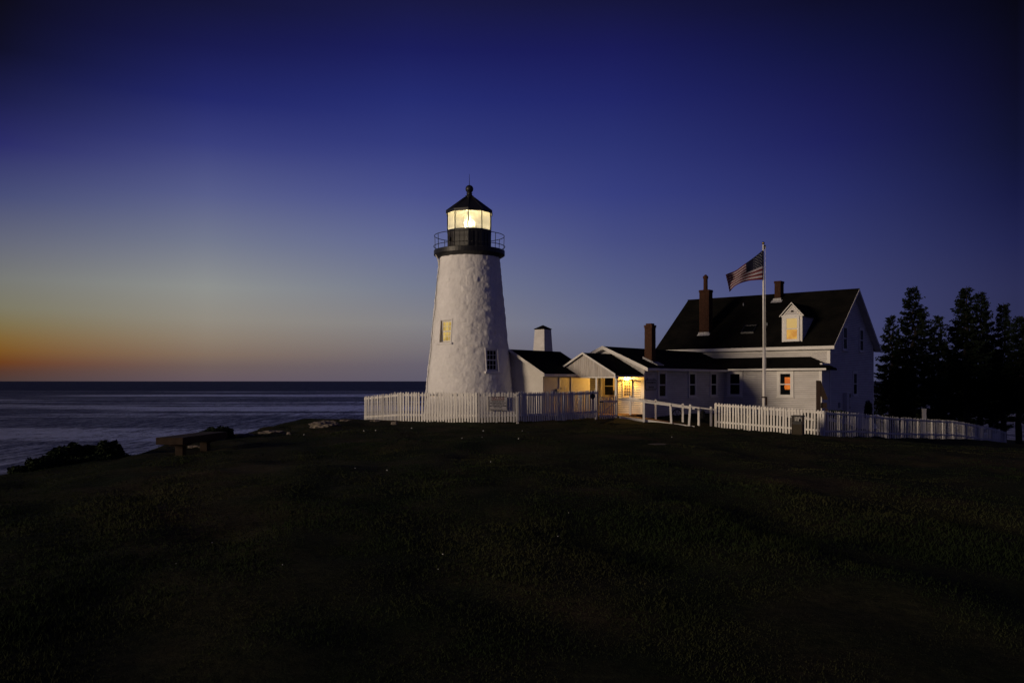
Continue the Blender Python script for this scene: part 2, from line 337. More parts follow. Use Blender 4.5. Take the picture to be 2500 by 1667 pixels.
# ================================================================== terrain
CP = [(0,0,.05),(0,5,.05),(-3,6,.0),(4,6,-.02),(9,6,-.15),(-8,4,-.1),(16,6,-.4),(-4,14,.02),(0,12,.08),(5,14,.0),(10,18,-.15),(0,22,.10),(-4,24,.02),(4,26,.05),(9,28,-.25),
      (-8.2,20.4,-.12),(-7.7,21.8,-.13),(-10.3,17,-.29),(-9.3,20.5,-.19),(-9.1,27,-.09),(-8.8,29.5,-.12),(-8.5,32,.0),(-7.9,33,.06),(-7.5,34,.10),(-6.6,35,.13),(-5.8,34.5,.05),
      (-4.7,34.6,-.01),(-6.7,37.8,-.26),(-1.5,33.5,-.02),(.25,33.9,-.02),(2.3,35.4,.0),(3.8,37,.02),(4.7,37.8,.0),(6.0,36.5,-.18),(7.97,36.2,-.33),(9.2,37.8,-.44),(13,35,-.63),(11,31,-.45),
      (15.7,38.3,-.90),(18.8,42,-1.2),(23.6,47,-1.58),(26.4,50,-1.79),(33.1,58,-2.65),(38.4,65,-3.4),(20,32,-1.0),(28,36,-1.7),(45,50,-3.3),
      (-2,40,0),(5,41,0),(9,42,-.1),(12,46,-.15),(17,44,-.5),(18,46,-.8),(20,52,-1.1),(10,54,-.5),(14,60,-1.0),(0,48,-.3),(-4,46,-.8),(28,66,-2.9),(38,78,-3.8),(30,85,-3.0),(15,80,-2.0),
      (30,10,-1.5),(50,20,-3),(-14,-10,-.4),(20,-20,-.6),(0,-20,0),(60,60,-5),(55,90,-5)]
P_ = np.array(CP, float)
def tps_fit(P, lam=0.6):
    k = len(P); d = np.hypot(P[:, 0][:, None] - P[:, 0], P[:, 1][:, None] - P[:, 1])
    K = np.where(d > 0, d * d * np.log(d + 1e-12), 0) + lam * np.eye(k)
    A = np.zeros((k + 3, k + 3)); A[:k, :k] = K; A[:k, k] = 1; A[:k, k + 1:] = P[:, :2]; A[k, :k] = 1; A[k + 1:, :k] = P[:, :2].T
    return np.linalg.solve(A, np.concatenate([P[:, 2], [0, 0, 0]]))
W_ = tps_fit(P_)
COAST = np.array([(-30,-40),(-15.5,0),(-12.2,12),(-10.7,17),(-9.7,20.5),(-9.6,24),(-9.4,27),(-9.15,29.5),(-8.95,32),(-9.1,38),(-9.6,46),(-8,70),(8,98),(40,112),(75,95),(92,40),(85,-10),(60,-45)], float)
def coast_dist(x, y):
    """signed distance, positive outside the headland"""
    best = np.full(x.shape, 1e9); inside = np.zeros(x.shape, bool)
    k = len(COAST)
    for i in range(k):
        ax, ay = COAST[i]; bx, by = COAST[(i + 1) % k]
        dx, dy = bx - ax, by - ay
        tt = np.clip(((x - ax) * dx + (y - ay) * dy) / (dx * dx + dy * dy), 0, 1)
        best = np.minimum(best, np.hypot(x - ax - tt * dx, y - ay - tt * dy))
        c = ((ay > y) != (by > y)) & (x < (bx - ax) * (y - ay) / (by - ay + 1e-12) + ax)
        inside ^= c
    return np.where(inside, -best, best)
_rs = np.random.RandomState(3)
_wv = [(_rs.uniform(-1, 1), _rs.uniform(-1, 1), _rs.uniform(0, 6.28)) for _ in range(40)]
def gz(x, y):
    x = np.atleast_1d(np.asarray(x, float)); y = np.atleast_1d(np.asarray(y, float))
    z = np.zeros(x.shape)
    for i in range(len(P_)):
        d = np.hypot(x - P_[i, 0], y - P_[i, 1]); z += W_[i] * np.where(d > 0, d * d * np.log(d + 1e-12), 0)
    z += W_[-3] + W_[-2] * x + W_[-1] * y
    z = np.clip(z, -7, .4)
    lump = np.zeros(x.shape)
    for i, (a, b, c) in enumerate(_wv):
        f = 0.5 + i * 0.16
        nrm = math.hypot(a, b) + .01
        lump += (0.022 / (1 + i * .10)) * np.sin((a / nrm * x + b / nrm * y) * f + c)
    z += lump * np.clip((np.hypot(x, y) - 2) / 6, 0, 1) * 0.75
    s = coast_dist(x, y) + 0.5 * np.sin(y * .9 + 1) * .5
    sp = np.maximum(s, 0)
    return z - 14 * (1 - np.exp(-(sp / 8) ** 1.4)) - .02 * np.maximum(s, 0)
def gz1(x, y): return float(gz(x, y)[0])

def axis(segs):
    out = []
    for a, b, st in segs: out += list(np.arange(a, b, st))
    out.append(segs[-1][1]); return np.array(out)
gx = axis([(-60, -16, 2.0), (-16, 18, .17), (18, 50, .6), (50, 120, 3.0)])
gy = axis([(-60, 2, 2.5), (2, 42, .17), (42, 80, .6), (80, 140, 3.0)])
X, Y = np.meshgrid(gx, gy); Z = gz(X.ravel(), Y.ravel())
nx, ny = len(gx), len(gy)
def grid_mesh(name, verts, nx, ny, mt, smooth=True):
    me = bpy.data.meshes.new(name); me.vertices.add(len(verts)); me.vertices.foreach_set('co', np.asarray(verts, np.float32).ravel())
    i, j = np.meshgrid(np.arange(nx - 1), np.arange(ny - 1)); b = (j * nx + i).ravel()
    fc = np.stack([b, b + 1, b + 1 + nx, b + nx], 1).ravel(); nf = len(b)
    me.loops.add(nf * 4); me.loops.foreach_set('vertex_index', fc); me.polygons.add(nf)
    me.polygons.foreach_set('loop_start', np.arange(nf) * 4); me.polygons.foreach_set('loop_total', np.full(nf, 4))
    me.polygons.foreach_set('use_smooth', np.full(nf, smooth)); me.update(); me.validate(); me.materials.append(mt); return me
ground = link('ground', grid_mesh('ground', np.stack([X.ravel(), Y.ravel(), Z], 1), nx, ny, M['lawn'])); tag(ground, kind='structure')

SEA_Z = -11.5
sx = axis([(-30000, -2000, 4000), (-2000, 2000, 400), (2000, 30000, 4000)])
sy = axis([(-30000, -2000, 4000), (-2000, 2000, 400), (2000, 42000, 4000)])
SX, SY = np.meshgrid(sx, sy)
sea = link('sea', grid_mesh('sea', np.stack([SX.ravel(), SY.ravel(), np.full(SX.size, SEA_Z)], 1), len(sx), len(sy), M['sea'])); tag(sea, kind='structure')

# grass: one triangle blades, in tufts
def build_grass():
    rs = np.random.RandomState(5)
    n1 = 110000
    # tufts spread evenly over the picture: denser near the camera
    d = 4.2 * (38 / 4.2) ** rs.rand(n1) ; ang = rs.uniform(-.66, .66, n1)
    x = d * np.tan(ang); y = d
    ok = (coast_dist(x, y) < .3)
    # keep the yard inside the fences and the buildings free
    yard = (y > 33.0 + np.abs(x - 0) * .0) & (x > -6.0) & (x < 9.2)
    ok &= ~(yard & (y > 34.6 + .25 * np.clip(x, 0, 9)))
    ok &= ~((x > 9.0) & (y > 37.8 - (x - 9.2) * .76) & (y > 34.6))
    x = x[ok]; y = y[ok]; k = len(x)
    per = 3
    z = gz(x, y)
    pn = np.zeros(k)
    for i, (a_, b_, c_) in enumerate(_wv):
        f_ = .25 + i * .22; q_ = math.hypot(a_, b_) + .01; pn += np.sin((a_ / q_ * x + b_ / q_ * y * .8) * f_ + c_ * 3) / (1 + .12 * i)
    sc = np.clip(.66 + .13 * pn, .35, 1.3)
    bx = np.repeat(x, per) + rs.normal(0, .03, k * per); by = np.repeat(y, per) + rs.normal(0, .03, k * per)
    bz = np.repeat(z, per) - .012; s = np.repeat(sc, per) * rs.uniform(.5, 1.3, k * per)
    h = .040 * s; w = (.0028 + .0005 * np.repeat(y, per)) ; th = rs.uniform(0, 6.28, k * per); ln = rs.uniform(.2, .9, k * per); la = rs.uniform(0, 6.28, k * per)
    dx = np.cos(th) * w; dy = np.sin(th) * w
    V = np.empty((k * per, 3, 3), np.float32)
    V[:, 0] = np.stack([bx - dx, by - dy, bz], 1); V[:, 1] = np.stack([bx + dx, by + dy, bz], 1)
    V[:, 2] = np.stack([bx + np.cos(la) * ln * h, by + np.sin(la) * ln * h, bz + h], 1)
    nf = k * per; me = bpy.data.meshes.new('grass'); me.vertices.add(nf * 3); me.vertices.foreach_set('co', V.ravel())
    me.loops.add(nf * 3); me.loops.foreach_set('vertex_index', np.arange(nf * 3)); me.polygons.add(nf)
    me.polygons.foreach_set('loop_start', np.arange(nf) * 3); me.polygons.foreach_set('loop_total', np.full(nf, 3)); me.update()
    me.materials.append(M['grass']); return link('grass', me)
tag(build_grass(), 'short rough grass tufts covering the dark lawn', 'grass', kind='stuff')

# ================================================================== lighthouse
TX, TY = (1146 - 1250) / F * 39, 39.0
TR = lambda z: 1.434 + (7.18 - z) * 0.101
tower = empty('lighthouse', (TX, TY, 0))
tag(tower, 'white rubble stone lighthouse with lit lantern room and black gallery', 'lighthouse')
TW = [(R(-35.5), 3.89, .62, .98), (R(36.5), 2.60, .62, .98)]     # azimuth from camera side, z, width, height
def tower_wall():
    nseg, nr = 300, 215; z0, z1 = -.6, 7.38
    vs_ = np.empty((nr, nseg, 3))
    for k in range(nr):
        z = z0 + (z1 - z0) * k / (nr - 1)
        for i in range(nseg):
            t_ = 2 * math.pi * i / nseg; r = TR(z)
            p = Vector((math.sin(t_) * r, -math.cos(t_) * r, z))
            wp_ = noise.noise_vector(p * 1.9) * .10 + noise.noise_vector(p * 5) * .03
            vv = (z + wp_.z) / .265 + .35 * noise.noise(Vector((t_ * .8, 3, z * .2))); row = math.floor(vv); fv_ = vv - row
            cnt = 26 + (row * 7) % 6; uu = (t_ + wp_.x * .6) / (2 * math.pi) * cnt + (row * 0.37) % 1
            uu += .25 * math.sin(uu * 1.9 + row * 2.3); colm = math.floor(uu); fu = uu - colm
            e = min(min(fu, 1 - fu) * .40, min(fv_, 1 - fv_) * .265) / .055; e = max(0, min(1, e)); e = e * e * (3 - 2 * e)
            cell = noise.cell(Vector((colm + .5, row + .5, 1.5)))
            soft = .45 + .55 * noise.noise(p * .9 + Vector((9, 0, 0)))
            dsp = .022 * e * max(.15, soft) + .016 * (cell - .5) * e + .016 * noise.noise(p * 2.6) + .009 * noise.noise(p * 6.0) + .010 * noise.noise(p * 15)
            for (wa, wz, ww, wh) in TW:
                da = abs((t_ - wa + math.pi) % (2 * math.pi) - math.pi) * r
                g = max(da - ww / 2 - .1, abs(z - wz) - wh / 2 - .1)
                if g < .12: dsp *= max(0, min(1, g / .12))
            r += dsp - .02
            vs_[k, i] = (math.sin(t_) * r, -math.cos(t_) * r, z)
    fs = []
    for k in range(nr - 1):
        z = z0 + (z1 - z0) * (k + .5) / (nr - 1)
        for i in range(nseg):
            t_ = 2 * math.pi * (i + .5) / nseg; cut = False
            for (wa, wz, ww, wh) in TW:
                da = abs((t_ - wa + math.pi) % (2 * math.pi) - math.pi) * TR(z)
                if da < ww / 2 + .02 and abs(z - wz) < wh / 2 + .02: cut = True
            if not cut: fs.append((k * nseg + i, k * nseg + (i + 1) % nseg, (k + 1) * nseg + (i + 1) % nseg, (k + 1) * nseg + i))
    b = MB(); b.v = [tuple(p) for p in vs_.reshape(-1, 3)]; b.f = fs; b.m = [0] * len(fs)
    return b.obj('wall', M['whitewash'], tower, smooth=True)
tower_wall()

def sash_window(parent, loc, rz, w, h, trim=.12, cols=1, rows=2, up=None, lo=None, depth=0.0, sill=True, bar=.022, name='window', inner=None, casing='trim'):
    """double hung window; local x right, -y out. casing proud of the wall"""
    f = MB(); y0 = -.062
    f.box(-w/2 - trim, -w/2, y0, .01, -h/2 - trim * .6, h/2 + trim); f.box(w/2, w/2 + trim, y0, .01, -h/2 - trim * .6, h/2 + trim)
    f.box(-w/2, w/2, y0, .01, h/2, h/2 + trim); f.box(-w/2, w/2, y0, .01, -h/2 - trim * .6, -h/2)
    f.box(-w/2 - trim - .02, w/2 + trim + .02, y0 - .022, .008, h/2 + trim + .001, h/2 + trim + .03)
    o = f.obj(name, M[casing], parent, loc, (0, 0, rz))
    if sill: MB().box(-w/2 - trim - .03, w/2 + trim + .03, y0 - .05, .006, -h/2 - trim * .6 - .04, -h/2 - trim * .6 - .001).obj('sill', M['trim'], o)
    for k, (za, zb, yy, mt) in enumerate(((0, h/2, -.052, up), (-h/2, 0, -.048, lo))):
        sf = MB(); t_ = .03
        sf.box(-w/2 + .001, -w/2 + t_, yy, yy + .012, za, zb); sf.box(w/2 - t_, w/2 - .001, yy, yy + .012, za, zb)
        sf.box(-w/2 + t_, w/2 - t_, yy, yy + .012, za, za + t_); sf.box(-w/2 + t_, w/2 - t_, yy, yy + .012, zb - t_, zb)
        for c in range(1, cols):
            xx = -w/2 + w * c / cols; sf.box(xx - bar/2, xx + bar/2, yy + .001, yy + .011, za + t_, zb - t_)
        rr = rows // 2
        for r_ in range(1, rr):
            zz = za + (zb - za) * r_ / rr; sf.box(-w/2 + t_, w/2 - t_, yy + .002, yy + .010, zz - bar/2, zz + bar/2)
        sf.obj('sash', M['trim'], o)
        for c in range(cols):
            for r_ in range(max(1, rr)):
                xa = -w/2 + w * c / cols; xb = -w/2 + w * (c + 1) / cols; za2 = za + (zb - za) * r_ / max(1, rr); zb2 = za + (zb - za) * (r_ + 1) / max(1, rr)
                MB().box(xa + .004, xb - .004, yy + .014, yy + .018, za2 + .004, zb2 - .004).obj('pane', M[mt or 'dark_glass'], o)
    return o

for i, (wa, wz, ww, wh) in enumerate(TW):
    # recess: reveal box going into the wall, with the sash at its back
    r = TR(wz - wh/2) - .045; dep = .34
    d_ = Vector((math.sin(wa), -math.cos(wa), 0))
    rev = MB(); y1 = 0.0
    lean = (TR(wz + wh/2) - TR(wz - wh/2))      # top sits further in
    def ring(x0, x1, za, zb):                   # one reveal side from front to back
        rev.add([(x0, .0 if za < 0 else -lean * 1, za), (x1, .0 if za < 0 else -lean, za), (x1, dep, za), (x0, dep, za)], [(0, 1, 2, 3)])
    t_ = .07
    ys = lambda z: (z + wh/2) * .101 + .004
    for (xa, xb, za, zb_) in ((-ww/2 - t_, -ww/2, -wh/2 - t_, wh/2 + t_), (ww/2, ww/2 + t_, -wh/2 - t_, wh/2 + t_), (-ww/2, ww/2, wh/2, wh/2 + t_), (-ww/2, ww/2, -wh/2 - t_, -wh/2)):
        ya, yb = ys(za), ys(zb_)
        rev.add([(xa, ya, za), (xb, ya, za), (xb, yb, zb_), (xa, yb, zb_), (xa, dep, za), (xb, dep, za), (xb, dep, zb_), (xa, dep, zb_)],
                [(0,1,2,3),(4,7,6,5),(0,4,5,1),(1,5,6,2),(2,6,7,3),(3,7,4,0)])
    rev.box(-ww/2 - t_, ww/2 + t_, dep, dep + .03, -wh/2 - t_, wh/2 + t_)
    # thin raised plaster margin that follows the batter of the wall
    sl = .101
    for (xa, xb, za, zb) in ((-ww/2 - .05, -ww/2, -wh/2 - .02, wh/2 + .06), (ww/2, ww/2 + .05, -wh/2 - .02, wh/2 + .06), (-ww/2, ww/2, wh/2, wh/2 + .06)):
        ya = (za + wh/2) * sl; yb = (zb + wh/2) * sl
        rev.add([(xa, ya - .012, za), (xb, ya - .012, za), (xb, yb - .012, zb), (xa, yb - .012, zb), (xa, ya + .12, za), (xb, ya + .12, za), (xb, yb + .12, zb), (xa, yb + .12, zb)],
                [(0,1,2,3),(4,7,6,5),(0,4,5,1),(1,5,6,2),(2,6,7,3),(3,7,4,0)])
    rb = rev.obj('window_recess', M['whitewash'], tower, (d_.x * r, d_.y * r, wz), (0, 0, wa), bevel=.008)
    MB().box(-ww/2 - .13, ww/2 + .13, -.07, .05, -wh/2 - .11, -wh/2 - .022).obj('sill', M['whitewash'], rb, bevel=.01)
    lm = 'lit_tower' if i == 0 else 'dark_glass'
    sash_window(tower, (d_.x * (r - (.22 if i == 0 else .17)), d_.y * (r - (.22 if i == 0 else .17)), wz), wa, ww - .09, wh - .09, trim=.04, cols=3, rows=4, up=lm, lo=lm, sill=False)

# gallery
gal = MB().lathe([(1.30, 7.28), (1.42, 7.34), (1.52, 7.40), (1.62, 7.46), (1.645, 7.48), (1.645, 7.68), (1.60, 7.70), (.0, 7.70)], 72).obj('gallery', M['black'], tower, smooth=False)
rb = MB()
for k, (zz, rr) in enumerate(((8.37, 1.62), (7.88, 1.65))):
    n_ = 64; q = [Vector((math.sin(2*math.pi*i/n_) * rr, -math.cos(2*math.pi*i/n_) * rr, zz)) for i in range(n_ + 1)]
    MB().path(q, .016).obj('rail', M['black'], tower, smooth=True)
for k in range(10):
    t_ = 2 * math.pi * (k + .38) / 10
    MB().tube((math.sin(t_) * 1.6, -math.cos(t_) * 1.6, 7.66), (math.sin(t_) * 1.62, -math.cos(t_) * 1.62, 8.37), .014, n=6).obj('baluster', M['black'], tower)
# lantern room, ten sided with a corner to the front
RL = 1.04
dec = lambda r, z, k: (math.sin(2 * math.pi * k / 10) * r, -math.cos(2 * math.pi * k / 10) * r, z)
for k in range(10):
    a_, b_ = dec(RL, 0, k), dec(RL, 0, k + 1)
    ax, ay = a_[0], a_[1]; bx, by = b_[0], b_[1]
    mid = Vector(((ax + bx) / 2, (ay + by) / 2, 0)); rz = math.atan2(mid.x, -mid.y); w_ = math.hypot(bx - ax, by - ay); rin = mid.length
    pos = (mid.x, mid.y, 0)
    pb = MB().box(-w_/2, w_/2, -.0, .05, 7.69, 8.60)
    pb.box(-w_/2 + .03, w_/2 - .03, -.02, -.001, 8.46, 8.54).box(-w_/2 + .03, w_/2 - .03, -.02, -.001, 7.74, 7.83)
    for xx in (-w_/6, w_/6): pb.box(xx - .015, xx + .015, -.018, -.001, 7.84, 8.45)
    po = pb.obj('parapet_panel', M['black'], tower, pos, (0, 0, rz))
    if k == 8:
        dm = MB().box(-w_/2 + .05, -.02, -.035, -.021, 7.78, 8.50).box(.02, w_/2 - .05, -.035, -.021, 7.78, 8.50).obj('door', mat('door_black', (.035, .032, .028), .5), tower, pos, (0, 0, rz))
        MB().box(-.06, .07, -.12, -.036, 8.04, 8.22).obj('handle', M['black'], dm)
    MB().box(-w_/2 + .02, w_/2 - .02, .012, .02, 8.605, 9.42).obj('lantern_pane', M['lantern_glass'], tower, pos, (0, 0, rz))
    m_ = MB().tube((ax, ay, 8.58), (ax, ay, 9.45), .022, n=6).obj('mullion', M['black'], tower)
    MB().box(-w_/2, w_/2, -.012, .04, 8.575, 8.604).obj('glazing_bar', M['black'], tower, pos, (0, 0, rz))
# roof
rf = MB()
prof = [(1.09, 9.38), (1.12, 9.40), (1.12, 9.50), (.20, 10.17), (.19, 10.20)]
for (r0, z0), (r1, z1) in zip(prof[:-1], prof[1:]):
    for k in range(10): rf.add([dec(r0, z0, k), dec(r0, z0, k + 1), dec(r1, z1, k + 1), dec(r1, z1, k)], [(0, 1, 2, 3)])
rfo = rf.obj('roof', M['black'], tower)
for k in range(10):
    MB().tube(dec(1.11, 9.50, k), dec(.22, 10.18, k), .018, n=5).obj('roof_rib', M['black'], rfo)
MB().lathe([(1.07, 9.395), (.80, 9.47), (.25, 9.62), (.0, 9.66)], 20).obj('ceiling', simple('lantern_ceiling', (.78, .72, .56), .6), tower, smooth=True)
MB().lathe([(.2, 10.17), (.2, 10.24), (.15, 10.26), (.11, 10.33), (.14, 10.35), (.14, 10.38), (.10, 10.40)] + [(.185 * math.sin(a), 10.565 - .185 * math.cos(a)) for a in np.linspace(.5, 3.1, 14)] + [(.0, 10.75)], 24).obj('ventilator_ball', M['black'], tower, smooth=True)
MB().tube((0, 0, 10.74), (0, 0, 11.27), .014, .006, n=6).obj('lightning_rod', M['black'], tower)
MB().lathe([(.0, 7.71), (.0, 7.72)], 6)
MB().lathe([(.30, 7.70), (.22, 7.8), (.16, 8.0), (.16, 8.5), (.28, 8.55), (.0, 8.56)], 16).obj('lens_pedestal', M['grey_metal'], tower)
lp = MB(); pr = []
for i in range(15):
    zz = 8.57 + i * .05; rr = .17 + .08 * math.sin(math.pi * (i + .5) / 15); pr += [(rr, zz), (rr + .025, zz + .025)]
lp.lathe(pr, 24).obj('fresnel_lens', M['lens_glass'], tower)
MB().lathe([(.0, 8.70), (.07, 8.74), (.085, 8.90), (.07, 9.06), (.0, 9.10)], 14).obj('beacon_bulb', M['beacon'], tower, smooth=True)
ld = bpy.data.lights.new('beacon_light', 'POINT'); lo_ = bpy.data.objects.new('beacon_light', ld); COL.objects.link(lo_); lo_.parent = tower
lo_.location = (0, 0, 8.9); ld.energy = 520; ld.color = (1, .86, .55); ld.shadow_soft_size = .11
# lightning conductor down the left side
pts = []
for k in range(30):
    z = 7.45 - k * 7.4 / 29; a_ = R(-66) + .02 * math.sin(k * .8); r = TR(z) + .035 + .01 * math.sin(k * 1.7)
    pts.append(Vector((math.sin(a_) * r, -math.cos(a_) * r, z)))
MB().path(pts, .013, 5).obj('conductor_cable', M['ink'], tower)
pts = [Vector((math.sin(R(-72)) * r, -math.cos(R(-72)) * r, z)) for r, z in ((1.60, 7.45), (1.52, 7.30), (1.46, 7.10), (1.47, 6.95))]
MB().path(pts, .028, 6).obj('conduit', M['white_metal'], tower)

# ================================================================== house frame of reference
HA = math.atan2(-.6266, .7793)
O = Vector((16.85, 44.53, 0))
U = Vector((.7793, -.6266, 0)); V = Vector((.6266, .7793, 0))
def hw(a, b, z=0): return O + U * a + V * b + Vector((0, 0, z))

def clap(wall, rz, org, spans, z0, z1, ex=.1, th=.02, mt=None, name='clapboard'):
    """individual lapped boards on a wall; local x along the wall from org, -y out. spans(z) -> x0, x1"""
    cache = {}; k = 0; z = z0
    while z < z1 - .02:
        zb = min(z + ex, z1); a0, a1 = spans(z); b0, b1 = spans(zb)
        if a1 - a0 > .05 and b1 - b0 > .0:
            key = (round(a0, 2), round(a1, 2), round(b0, 2), round(b1, 2), round(zb - z, 3))
            if key not in cache:
                h = zb - z - .016
                me = MB().add([(a0, -th, 0), (a1, -th, 0), (a1, 0, 0), (a0, 0, 0), (b0, -.005, h), (b1, -.005, h), (b1, 0, h), (b0, 0, h)],
                              [(0,3,2,1),(4,5,6,7),(0,1,5,4),(1,2,6,5),(2,3,7,6),(3,0,4,7)]).mesh(name, mt or M['siding'])
                cache[key] = me
            o = link(name, cache[key], wall, (org[0], org[1], z), (0, 0, rz))
        z = zb; k += 1

# ------------------------------------------------------------------ keeper's house
house = empty('keepers_house', O, HA)
tag(house, "white clapboard keeper's house with dark gable roof, dormer and low wings", 'house')
HL, HWD = 9.9, 7.9
SL = .7655
rz_main = lambda b: 3.53 + (b + .4) * SL if b <= 3.95 else 6.86 - (b - 3.95) * SL
# front wall
fw = MB().box(-HL, 0, 0.0, .12, -1.6, 3.62).obj('wall', M['sheathing'], house)
clap(fw, 0, (0, 0), lambda z: (-HL + .0, -.13), 2.3, 3.35)
gw = MB().extr([(0, .12, -2.2), (0, HWD, -2.2), (0, HWD, rz_main(HWD) - .13), (0, 3.95, 6.72), (0, .0, rz_main(0) - .14), (0, 0, 3.62), (0, .12, 3.62)], (-.12, 0, 0)).obj('wall', M['sheathing'], house)
def gspan(z):
    if z < 3.45: return (.0, HWD)
    q = (z - 3.70) / SL; return (max(0, q), min(HWD, 7.9 - q))
clap(gw, R(90), (0, 0), gspan, -1.4, 6.6)
lw = MB().extr([(-HL, .12, -1.6), (-HL, HWD, -1.6), (-HL, HWD, 3.6), (-HL, 3.95, 6.7), (-HL, .12, 3.62)], (.12, 0, 0)).obj('wall', M['siding'], house)
MB().box(-HL + .12, -.12, HWD - .12, HWD, -1.6, 3.6).obj('wall', M['siding'], house)
# corner boards
for (a, b) in ((0, 0), (0, HWD - .13)):
    MB().box(-.13 if b == 0 else -.01, .032, b - .032 if b == 0 else b, b + .13, -1.6, 3.50).obj('corner_board', M['trim'], house)
# roof slabs
rm = MB().slab([(-10.25, -.4, 3.53), (.35, -.4, 3.53), (.35, 3.95, 6.86), (-10.25, 3.95, 6.86)], .10)
rm.slab([(-10.25, 3.95, 6.86), (.35, 3.95, 6.86), (.35, 8.3, 3.53), (-10.25, 8.3, 3.53)], .10)
roof = rm.obj('roof', M['roof'], house)
random.seed(11)
# shingle courses: a thin lip every 0.14 m, with a slightly ragged edge, so the slope is not a flat sheet
sc = MB(); k = 0
b = -.36
while b < 3.9:
    a = -10.2 + random.uniform(0, .3)
    while a < .3:
        w_ = random.uniform(.55, 1.1); a2 = min(a + w_, .33); dz = random.uniform(.004, .014)
        z0 = rz_main(b); b2 = min(b + .16, 3.94); z1 = rz_main(b2)
        sc.add([(a, b, z0 + dz + .004), (a2, b, z0 + dz + .004), (a2, b2, z1 + .004), (a, b2, z1 + .004), (a, b, z0 - .01), (a2, b, z0 - .01)], [(0, 1, 2, 3), (0, 4, 5, 1)])
        a = a2 + .004
    b += .16
so = sc.obj('shingles', M['roof'], roof); tag(so, kind='stuff')
MB().beam((-10.25, -.42, 3.515), (.37, -.42, 3.515), (0, .02, 0), (0, 0, -.17)).obj('fascia', M['trim'], house)
MB().box(-10.2, .33, -.398, -.001, 3.345, 3.365).obj('soffit', M['trim'], house)
MB().box(-10.0, .0, -.034, -.022, 3.22, 3.343).obj('frieze_board', M['trim'], house)
for s_ in (0, 1):
    e0 = (.352, -.42, 3.515) if s_ == 0 else (.352, 8.32, 3.515)
    MB().beam(e0, (.352, 3.95, 6.85), (.022, 0, 0), (0, 0, -.16)).obj('rake_board', M['roof'] if False else M['siding'], house)
    b0, b1 = (-.4, 3.95) if s_ == 0 else (8.3, 3.95)
    MB().slab([(.0, b0, 3.425), (.35, b0, 3.425), (.35, b1, 6.755), (.0, b1, 6.755)], .02).obj('soffit', M['siding'], house)
# dark patches / flashing bits along the ridge
MB().beam((-10.25, 3.87, 6.835), (.36, 3.87, 6.835), (0, .16, 0), (0, 0, .045)).obj('ridge_cap', M['roof'], roof)
# upper gable windows, lower gable window
for (b, z, h) in ((2.45, 4.02, 1.2), (5.45, 4.02, 1.2), (4.25, 1.50, 1.2)):
    sash_window(house, (0, b, z), R(90), .62, h, trim=.11, up='curtain_glass', lo='dark_glass')
# dormer
dm = empty('dormer', (-2.0, -.03, 0)); dm.parent = house
dm.rotation_euler = (0, 0, 0)
dw = MB().box(-.56, .56, 0, .10, 3.80, 5.26)
dw.extr([(-.56, 0, 5.261), (.56, 0, 5.261), (0, 0, 5.84)], (0, .10, 0))
dw.extr([(.56, .10, 3.88), (.56, 1.9, 5.26), (.56, .10, 5.26)], (-.06, 0, 0)); dw.extr([(-.56, .10, 3.88), (-.56, 1.9, 5.26), (-.56, .10, 5.26)], (.06, 0, 0))
dwall = dw.obj('dormer_wall', M['sheathing'], house, (-2.0, -.03, 0))
bpy.data.objects.remove(dm)
clap(dwall, 0, (0, 0), lambda z: (-.56, .56) if z < 5.25 else (-.56 + (z - 5.26) * .95, .56 - (z - 5.26) * .95), 3.80, 5.80, ex=.095)
clap(dwall, R(90), (.56, 0), lambda z: (0.0, max(.1, (z + .1 - 3.86) / SL + .05)), 3.92, 5.2, ex=.1)
dr = MB(); 
for s_ in (-1, 1):
    dr.slab([(s_ * .66, -.12, 5.20), (0, -.12, 5.92), (0, 2.75, 5.92), (s_ * .66, 1.85, 5.20)], .045)
dro = dr.obj('dormer_roof', M['roof'], house, (-2.0, -.03, 0))
for s_ in (-1, 1):
    MB().beam((s_ * .67, -.14, 5.215), (0, -.14, 5.945), (0, .02, 0), (0, 0, -.06)).obj('rake_board', M['trim'], dro)
    MB().beam((s_ * .56, -.045, 5.17), (0, -.045, 5.80), (0, .02, 0), (0, 0, -.07)).obj('frieze_board', M['trim'], dro)
MB().box(-.60, .60, -.07, -.022, 5.17, 5.25).obj('cornice', M['trim'], dwall)
MB().box(-.05, .07, -.06, -.021, 5.42, 5.50).obj('vent', M['brown'], dwall)
for s_ in (-1, 1): MB().box(s_ * .50 - .06, s_ * .50 + .06, -.036, -.021, 3.80, 5.16).obj('corner_board', M['trim'], dwall)
sash_window(house, (-2.0, -.052, 4.50), 0, .64, 1.18, trim=.10, up='lit_shade', lo='lit_room')
# skylight
def on_roof(a, b, dz=0): return (a, b, rz_main(b) + dz)
sk = MB()
for (a0, a1, b0, b1) in ((-5.28, -5.22, .7, 1.3), (-4.58, -4.52, .7, 1.3), (-5.22, -4.58, .7, .76), (-5.22, -4.58, 1.24, 1.3)):
    sk.slab([on_roof(a0, b0, .10), on_roof(a1, b0, .10), on_roof(a1, b1, .10), on_roof(a0, b1, .10)], .1)
sko = sk.obj('skylight', M['black'], house)
MB().slab([on_roof(-5.22, .76, .07), on_roof(-4.58, .76, .07), on_roof(-4.58, 1.24, .07), on_roof(-5.22, 1.24, .07)], .02).obj('pane', M['dark_glass'], sko)
# vents on the roof
for (a, b) in ((-3.95, 1.3), (-6.15, 3.1)):
    MB().tube(on_roof(a, b, -.05), on_roof(a, b, .16), .035, n=8).obj('vent_pipe', M['grey_metal'], house)

